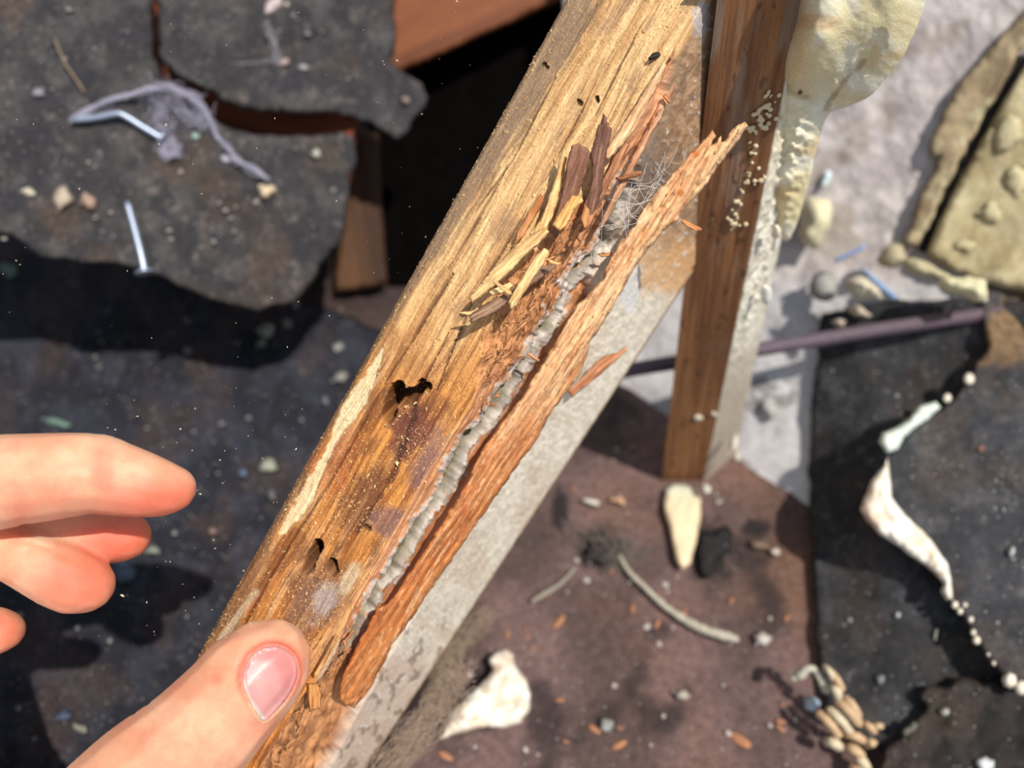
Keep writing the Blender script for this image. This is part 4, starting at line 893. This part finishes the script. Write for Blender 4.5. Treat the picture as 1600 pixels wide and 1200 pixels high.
for args in [
    ('foam_crumb', 1268, 1098, 17, 11, GR, .008, (186, 200, 214), 'bluish-white crumb beside the ribbed nest fragment', 'foam crumb'),
    ('foam_crumb', 1192, 997, 13, 13, GR, .008, (190, 180, 172), 'round whitish crumb right of the foam string end', 'foam crumb'),
    ('foam_crumb', 1065, 1084, 14, 9, GR, .006, (176, 164, 148), 'pale oval crumb alone on the brown floor, below the foam string', 'foam crumb'),
    ('foam_crumb', 925, 784, 14, 6, GR, .006, (216, 208, 196), 'white crumb with two orange chips, right of the rafter', 'foam crumb'),
    ('foam_crumb', 948, 1134, 15, 10, GR, .006, (150, 150, 144), 'grey crumb low on the floor near the bottom centre', 'foam crumb'),
    ('foam_crumb', 1103, 762, 9, 12, FD(.02), .006, (212, 206, 190), 'white crumb right of the tall foam chip top', 'foam crumb'),
    ('foam_crumb', 1090, 654, 10, 7, lambda x, y: PST(x, y)-.002, .004, (222, 210, 188), 'cream crumb stuck low on the stud face', 'foam crumb'),
    ('foam_crumb', 1115, 648, 6, 6, lambda x, y: PST(x, y)-.002, .004, (222, 210, 188), 'tiny cream crumb stuck on the right edge of the stud', 'foam crumb'),
    ('foam_crumb', 1148, 690, 8, 16, FD(.05), .006, (204, 194, 176), 'knobbly crumb hanging off the lower right of the stud', 'foam crumb'),
    ('foam_crumb', 1152, 712, 6, 8, FD(.04), .005, (204, 194, 176), 'small crumb under the knobbly one right of the stud', 'foam crumb'),
    ('foam_crumb', 1200, 640, 14, 14, WS, .007, (176, 172, 166), 'grey-white crumb low on the pale wall', 'foam crumb'),
    ('foam_crumb', 1212, 862, 9, 8, GR, .005, (200, 186, 170), 'crumb on the dark spot left of the leaning felt', 'foam crumb'),
    ('foam_crumb', 1186, 852, 18, 8, GR, .006, (120, 100, 84), 'dull brown crumb just above the one by the leaning felt', 'foam crumb'),
    ('foam_lump', 1272, 350, 30, 42, Shift(WALLP, .012), .026, (224, 214, 176), 'cream foam lump against the wall right of the stud', 'foam lump'),
    ('foam_lump', 1292, 278, 9, 20, WS, .008, (214, 230, 232), 'small bluish-white foam drip on the wall above the cream lump', 'foam lump'),
    ('foam_lump', 1512, 452, 42, 22, Shift(WALLP, .03), .02, (216, 206, 168), 'cream foam lump at the top corner of the right felt', 'foam lump'),
    ('foam_lump', 1350, 448, 34, 20, Shift(WALLP, .03), .016, (206, 194, 168), 'lumpy foam between the two blue slivers and the black felt', 'foam lump'),
    ('foam_lump', 1390, 402, 24, 22, Shift(WALLP, .018), .014, (180, 166, 136), 'dirty foam lump at the lower end of the wall crack', 'foam lump'),
    ('foam_lump', 1440, 420, 44, 16, Shift(WALLP, .022), .014, (178, 168, 134), 'flattened dirty foam lump right of the wall crack', 'foam lump'),
    ('foam_lump', 1340, 486, 20, 9, Shift(CF, .008), .010, (196, 180, 160), 'small pinkish foam lump on the upper rim of the leaning felt', 'foam lump'),
    ('foam_lump', 1310, 504, 12, 8, Shift(CF, .008), .010, (190, 176, 158), 'smallest foam lump on the left corner of the leaning felt', 'foam lump'),
    ('foam_lump', 1594, 366, 22, 12, Shift(SHD, .003), .010, (190, 150, 118), 'rusty pink foam lump at the right border on top of the felt', 'foam lump'),
    ('foam_lump', 1286, 444, 24, 26, Shift(WALLP, .014), .012, (160, 156, 150), 'grey crumpled lump on the wall foot behind the rod', 'foam lump'),
    ('foam_crumb', 45, 300, 17, 9, SA, .006, (196, 184, 164), 'left of three pale crumbs in a row on the upper-left felt', 'foam crumb'),
    ('foam_crumb', 98, 312, 15, 20, SA, .008, (186, 170, 150), 'largest and middle of three crumbs on the upper-left felt', 'foam crumb'),
    ('foam_crumb', 138, 314, 15, 15, SA, .007, (166, 138, 120), 'brownish crumb, right of three on the upper-left felt', 'foam crumb'),
    ('foam_crumb', 416, 298, 15, 13, SA, .009, (214, 190, 160), 'cream crumb at the lower end of the long cobweb', 'foam crumb'),
    ('foam_crumb', 352, 248, 10, 7, SA, .004, (170, 164, 174), 'lilac-grey crumb right of the curled cobweb', 'foam crumb'),
    ('foam_crumb', 492, 241, 8, 8, SA, .005, (176, 176, 160), 'single pale crumb at the right of the upper-left felt', 'foam crumb'),
    ('foam_crumb', 305, 212, 9, 7, SA, .004, (150, 172, 164), 'greenish crumb under the cobweb knot', 'foam crumb'),
    ('foam_crumb', 482, 362, 6, 6, SA, .004, (140, 138, 130), 'dim crumb low on the right part of the upper-left felt', 'foam crumb'),
    ('foam_crumb', 520, 298, 6, 7, SA, .004, (130, 128, 120), 'dim crumb near the right rim of the upper-left felt', 'foam crumb'),
    ('foam_crumb', 60, 144, 12, 9, SA, .006, (138, 134, 140), 'grey crumb left of the cobweb start', 'foam crumb'),
    ('foam_crumb', 428, 8, 20, 9, SB, .007, (196, 178, 176), 'pinkish white chip at the top edge on the felt flap', 'foam crumb'),
    ('foam_crumb', 448, 8, 6, 6, SB, .007, (206, 196, 176), 'small cream crumb right of the pinkish chip at the top', 'foam crumb'),
    ('foam_crumb', 442, 98, 12, 9, SB, .006, (176, 154, 146), 'pink crumb at the foot of the wisp on the felt flap', 'foam crumb'),
    ('foam_crumb', 474, 106, 9, 5, SB, .005, (164, 158, 156), 'slim grey crumb right of the pink one on the felt flap', 'foam crumb'),
    ('foam_crumb', 634, 156, 7, 6, SB, .004, (150, 128, 116), 'brownish crumb near the ragged point of the felt flap', 'foam crumb'),
    ('foam_crumb', 415, 516, 13, 11, GL, .008, (150, 150, 140), 'greyish crumb, upper one of a pair above the fingers', 'foam crumb'),
    ('foam_crumb', 409, 536, 8, 7, GL, .006, (130, 130, 124), 'dim crumb, lower one of a pair above the fingers', 'foam crumb'),
    ('foam_crumb', 461, 474, 9, 9, GL, .006, (134, 134, 128), 'round crumb nearest below the torn felt at the middle left', 'foam crumb'),
    ('foam_crumb', 448, 506, 10, 8, GL, .006, (130, 130, 126), 'round crumb just left of the rafter level with its long check', 'foam crumb'),
    ('foam_crumb', 527, 542, 9, 9, GL, .006, (150, 148, 142), 'crumb close to the left of the rafter, above the oblong one', 'foam crumb'),
    ('foam_crumb', 530, 588, 14, 9, GL, .007, (142, 138, 130), 'oblong crumb close to the left edge of the rafter', 'foam crumb'),
    ('foam_crumb', 508, 626, 9, 8, GL, .006, (120, 124, 132), 'bluish crumb left of the rafter under the oblong one', 'foam crumb'),
    ('foam_crumb', 291, 501, 9, 8, GL, .006, (100, 100, 100), 'faint crumb in the dark above the index finger', 'foam crumb'),
    ('foam_crumb', 155, 574, 7, 7, GL, .006, (110, 112, 116), 'small crumb in the middle of the dark left felt', 'foam crumb'),
    ('foam_crumb', 90, 660, 24, 8, GL, .006, (112, 134, 124), 'greenish flake just above the index finger', 'foam crumb'),
    ('foam_crumb', 415, 728, 17, 14, GL, .010, (164, 166, 148), 'biggest round crumb between the index finger and the rafter', 'foam crumb'),
    ('foam_crumb', 380, 739, 8, 7, GL, .006, (100, 112, 136), 'blue-grey crumb left of the biggest round one', 'foam crumb'),
    ('foam_crumb', 424, 772, 10, 10, GL, .006, (104, 102, 102), 'dim crumb below the biggest round one', 'foam crumb'),
    ('foam_crumb', 238, 858, 14, 11, GL, .008, (136, 140, 128), 'pale crumb at the tip of the middle finger', 'foam crumb'),
    ('foam_crumb', 332, 830, 10, 9, GL, .006, (136, 110, 100), 'brown-pink crumb right of the fingers', 'foam crumb'),
    ('foam_crumb', 124, 1138, 14, 8, GL, .006, (140, 138, 126), 'small crumb at lower left above the thumb', 'foam crumb'),
    ('foam_crumb', 97, 1118, 10, 18, GL, .006, (76, 88, 108), 'dull blue flake left of the crumb above the thumb', 'foam crumb'),
    ('foam_crumb', 190, 895, 22, 20, GL, .006, (84, 94, 110), 'blue-grey flake showing by the ring finger tip', 'foam crumb'),
    ('foam_crumb', 12, 420, 16, 12, GL, .006, (100, 116, 104), 'greenish crumb at the left border in the shadow', 'foam crumb'),
    ('foam_crumb', 1580, 862, 6, 12, SDs, .006, (196, 192, 186), 'white oval crumb on the overhanging right felt', 'foam crumb'),
    ('foam_crumb', 1534, 700, 10, 7, SDs, .004, (116, 88, 76), 'reddish crumb on the overhanging right felt', 'foam crumb'),
    ('foam_crumb', 1402, 960, 5, 5, SCs, .005, (200, 202, 206), 'tiny white crumb on the shaded felt below the foam rim', 'foam crumb'),
    ('foam_crumb', 1462, 992, 4, 11, SCs, .004, (150, 148, 136), 'slim pale sliver on the felt below the foam rim', 'foam crumb'),
    ('foam_crumb', 1375, 1062, 7, 8, SCs, .004, (130, 132, 134), 'grey crumb on the leaning felt above the blackened scrap', 'foam crumb'),
    ('foam_crumb', 1475, 1112, 10, 9, Shift(SHE, .003), .006, (170, 168, 156), 'pale crumb in the middle of the blackened scrap', 'foam crumb'),
    ('foam_crumb', 1420, 1140, 16, 8, Shift(SHE, .003), .005, (100, 98, 88), 'dull flake on the left of the blackened scrap', 'foam crumb'),
    ('foam_crumb', 1540, 1196, 14, 14, Shift(SHE, .003), .006, (206, 208, 206), 'white chip at the bottom border on the blackened scrap', 'foam crumb'),
    ('wood_chip', 966, 782, 13, 8, GR, .004, (190, 150, 116), 'tan chip beside the white crumb right of the rafter', 'wood chip'),
    ('wood_chip', 1044, 690, 12, 8, FD(.03), .004, (196, 116, 62), 'orange chip at the left edge of the stud foot', 'wood chip'),
    ('felt_or_shadow_scrap', 1112, 858, 28, 46, GR, .004, (36, 33, 34), 'flat black piece standing in for the shadow right of the tall foam chip', 'roofing felt'),  # black piece laid in as the foam chip's cast shadow
    ('felt_or_shadow_scrap', 935, 862, 26, 22, GR, .003, (50, 42, 40), 'dark brown scrap on the floor left of the fluff tangle', 'roofing felt'),
]:
    n_, x, y, rx, ry, df, th, c, lab, cat = args
    hue = int(x*7+y) % 97; chunk(n_, x, y, rx, ry, df, th, c, lab, cat, seed=hue+1, mat='felt' if n_ == 'felt_or_shadow_scrap' else ('fresh' if n_ == 'wood_chip' else 'foam'), ang={97: 1.0, 530: -.6, 428: -.7, 1268: .3, 98: .3, 1420: -.8, 1540: -.5}.get(x, .25))
for pts, c, lab in (([(1302, 404), (1330, 392), (1350, 382), (1354, 388), (1330, 400), (1306, 411)], (148, 166, 204), 'upper blue plastic sliver at the wall foot'), ([(1342, 414), (1362, 428), (1384, 446), (1404, 464), (1396, 470), (1376, 454), (1356, 436)], (140, 160, 190), 'lower blue plastic sliver slanting right at the wall foot')):
    tag(slab('plastic_sliver', pts, Shift(WALLP, .028 if c[0] == 148 else .045), .003, R=3, sp=2.5, col=rgb(*c), mat='plaster'), lab, 'plastic sliver')
# buff boards and the black crack between them on the right wall
BW = Plane((1440, 390, WALLP(1440, 390)-.005), (1600, 90, WALLP(1600, 90)-.005), (1600, 400, WALLP(1600, 400)-.005))
def bc(a, b, s):
    return lambda x, y, bd: mix(mix(rgb(*a), rgb(*b), sm(fbm(x*.02, y*.02, s, 5), .35, .65)), rgb(206, 196, 160), sm(fbm(x*.05, y*.05, s+2, 4), .6, .75)*.5)
tag(slab('board', [(1604, 96), (1640, 40), (1900, -60), (1900, 520), (1520, 440), (1448, 400), (1450, 388), (1490, 300), (1545, 200)], BW, .012, R=4, sp=7, jag=2, amp=.003, af=.02, col=bc((188, 172, 134), (160, 142, 106), 4), mat='plaster', seed=4), 'buff board right of the black crack on the wall', 'board')
tag(slab('board', [(1590, 88), (1530, 196), (1476, 300), (1436, 386), (1410, 380), (1440, 300), (1470, 245), (1452, 240), (1460, 200), (1500, 130), (1560, 60), (1640, -20), (1650, 0)], BW, .008, R=4, sp=5, jag=5, amp=.002, af=.03, col=bc((172, 152, 120), (136, 116, 90), 9), mat='plaster', seed=6), 'narrow rough buff board left of the black crack', 'board')
o = slab('crack_strip', [(1588, 84), (1608, 92), (1640, 36), (1650, 0)][:2]+[(1545, 204), (1490, 306), (1446, 396), (1434, 390), (1476, 296), (1530, 192)], Shift(WALLP, .001), .006, R=2, sp=4, col=rgb(22, 20, 18), mat='felt')  # plain black strip set into the crack between the boards
tag(o, 'black strip filling the crack between the two buff boards', 'tar seam')
for k, (x, y, rx, ry) in enumerate([(1575, 200, 26, 36), (1548, 330, 18, 18), (1590, 280, 18, 30), (1504, 384, 20, 12)]):
    chunk('foam_lump', x, y, rx, ry, Shift(BW, .0065), .004, (196, 182, 144), ['broad buff foam crust high on the right board', 'round buff foam crust midway on the right board', 'buff foam crust at the right border of the board', 'low buff foam crust above the cream corner lump'][k], 'foam lump', seed=k+3, mat='plaster')

# small litter that only shows as points: crumbs and chips strewn on floor and felt
def proto_litter(name, c, mat, sz, el):
    rr = np.random.RandomState(len(name)); import bmesh
    bm = bmesh.new(); bmesh.ops.create_icosphere(bm, subdivisions=2, radius=1)
    V = np.array([v.co[:] for v in bm.verts]); Fc = [[v.index for v in f.verts] for f in bm.faces]; bm.free()
    V *= (1+.35*(fbm(V[:, 0]*2+9, V[:, 1]*2+V[:, 2]*3+5, 3)-.5))[:, None]; V = V*np.array([el, 1, .6])*sz
    return mk(name, V, Fc, rgb(*c), mat, origin=(0, 0, 0))
rs = np.random.RandomState(12)
def scatter(name, c, mat, sz, el, n, region, dfn, label, cat, group):
    p = proto_litter(name, c, mat, sz, el); first = True
    for k in range(n):
        x, y = region(); d = float(dfn(x, y)); P = W3(x, y, d)
        o = p if first else p.copy()
        if not first: scene.collection.objects.link(o)
        first = False
        o.location = P; o.rotation_euler = (rs.uniform(-.3, .3), rs.uniform(-.3, .3), rs.uniform(0, 6.28)); s = rs.lognormal(0, .35); o.scale = (s, s, s); tag(o, label, cat, group)
def reg_right():
    while True:
        x, y = rs.uniform(640, 1262), rs.uniform(640, 1195)
        if x > 1080-.657*(y-430)+25: return x, y
scatter('foam_crumb', (176, 164, 156), 'foam', .0011, 1.3, 44, reg_right, FD(.0012), 'pinhead foam crumb on the stained brown floor right of the rafter', 'foam crumb', 'pinhead crumbs on the brown floor')
scatter('wood_chip', (176, 122, 88), 'fresh', .0011, 2.6, 30, reg_right, FD(.0012), 'small orange wood chip on the stained brown floor right of the rafter', 'wood chip', 'orange chips on the brown floor')
def reg_left():
    while True:
        x, y = rs.uniform(0, 560), rs.uniform(480, 1190)
        if x < 880-.56*y-10: return x, y
scatter('foam_crumb', (130, 128, 126), 'foam', .0010, 1.3, 34, reg_left, FD(.0085), 'pinhead grey crumb on the dark felt behind the fingers', 'foam crumb', 'pinhead crumbs on the left floor felt')
scatter('foam_crumb', (150, 142, 136), 'foam', .0009, 1.4, 44, lambda: (rs.uniform(5, 530), rs.uniform(210, 390)), lambda x, y: SHA(x, y)-.0025, 'pinhead pale crumb on the large upper-left felt', 'foam crumb', 'pinhead crumbs on the upper-left felt')
scatter('foam_crumb', (140, 132, 128), 'foam', .0008, 1.4, 24, lambda: (rs.uniform(5, 232), rs.uniform(5, 170)), lambda x, y: SHA(x, y)-.0025, 'pinhead pale crumb on the corner part of the upper-left felt', 'foam crumb', 'pinhead crumbs in the upper left corner')
scatter('foam_crumb', (140, 134, 132), 'foam', .0008, 1.4, 26, lambda: (rs.uniform(300, 605), rs.uniform(5, 150)), lambda x, y: SHB(x, y)-.0025, 'pinhead pale crumb on the torn felt flap at the top', 'foam crumb', 'pinhead crumbs on the felt flap')
scatter('foam_crumb', (160, 158, 158), 'foam', .0005, 1.2, 24, lambda: (rs.uniform(1530, 1600), rs.uniform(640, 1010)), lambda x, y: SHD(x, y)-.0022, 'pinhead pale crumb on the overhanging right felt', 'foam crumb', 'pinhead crumbs on the overhanging felt')
scatter('foam_crumb', (150, 148, 148), 'foam', .0007, 1.2, 20, lambda: (rs.uniform(1290, 1430), rs.uniform(560, 1060)), lambda x, y: CF(x, y)-.0022, 'pinhead pale crumb on the leaning right felt', 'foam crumb', 'pinhead crumbs on the leaning felt')
# long pale straw on the upper felt
o = px_tube('straw', [(86, 62, DA(86, 62)-.006), (100, 95, DA(100, 95)-.007), (116, 120, DA(116, 120)-.007), (132, 144, DA(132, 144)-.006)], .0006, rgb(150, 128, 108), 'fresh', seg=6); tag(o, 'thin straw lying in the upper left corner of the felt', 'straw')
# sawdust still drifting in the sunlit air
rs2 = np.random.RandomState(2); n = 190
px = np.r_[rs2.uniform(560, 860, 40), rs2.uniform(150, 520, 110), rs2.uniform(0, 600, 40)]; py = np.r_[rs2.uniform(0, 460, 40), rs2.uniform(600, 1000, 110), rs2.uniform(0, 600, 40)]
grains('airborne_dust', W3(px, py, rs2.uniform(.21, .27, n)), np.tile(-FW, (n, 1)), .00014, rgb(240, 226, 190), 'bright specks of dust drifting in the air left of the rafter', 'dust', asp=1.6)
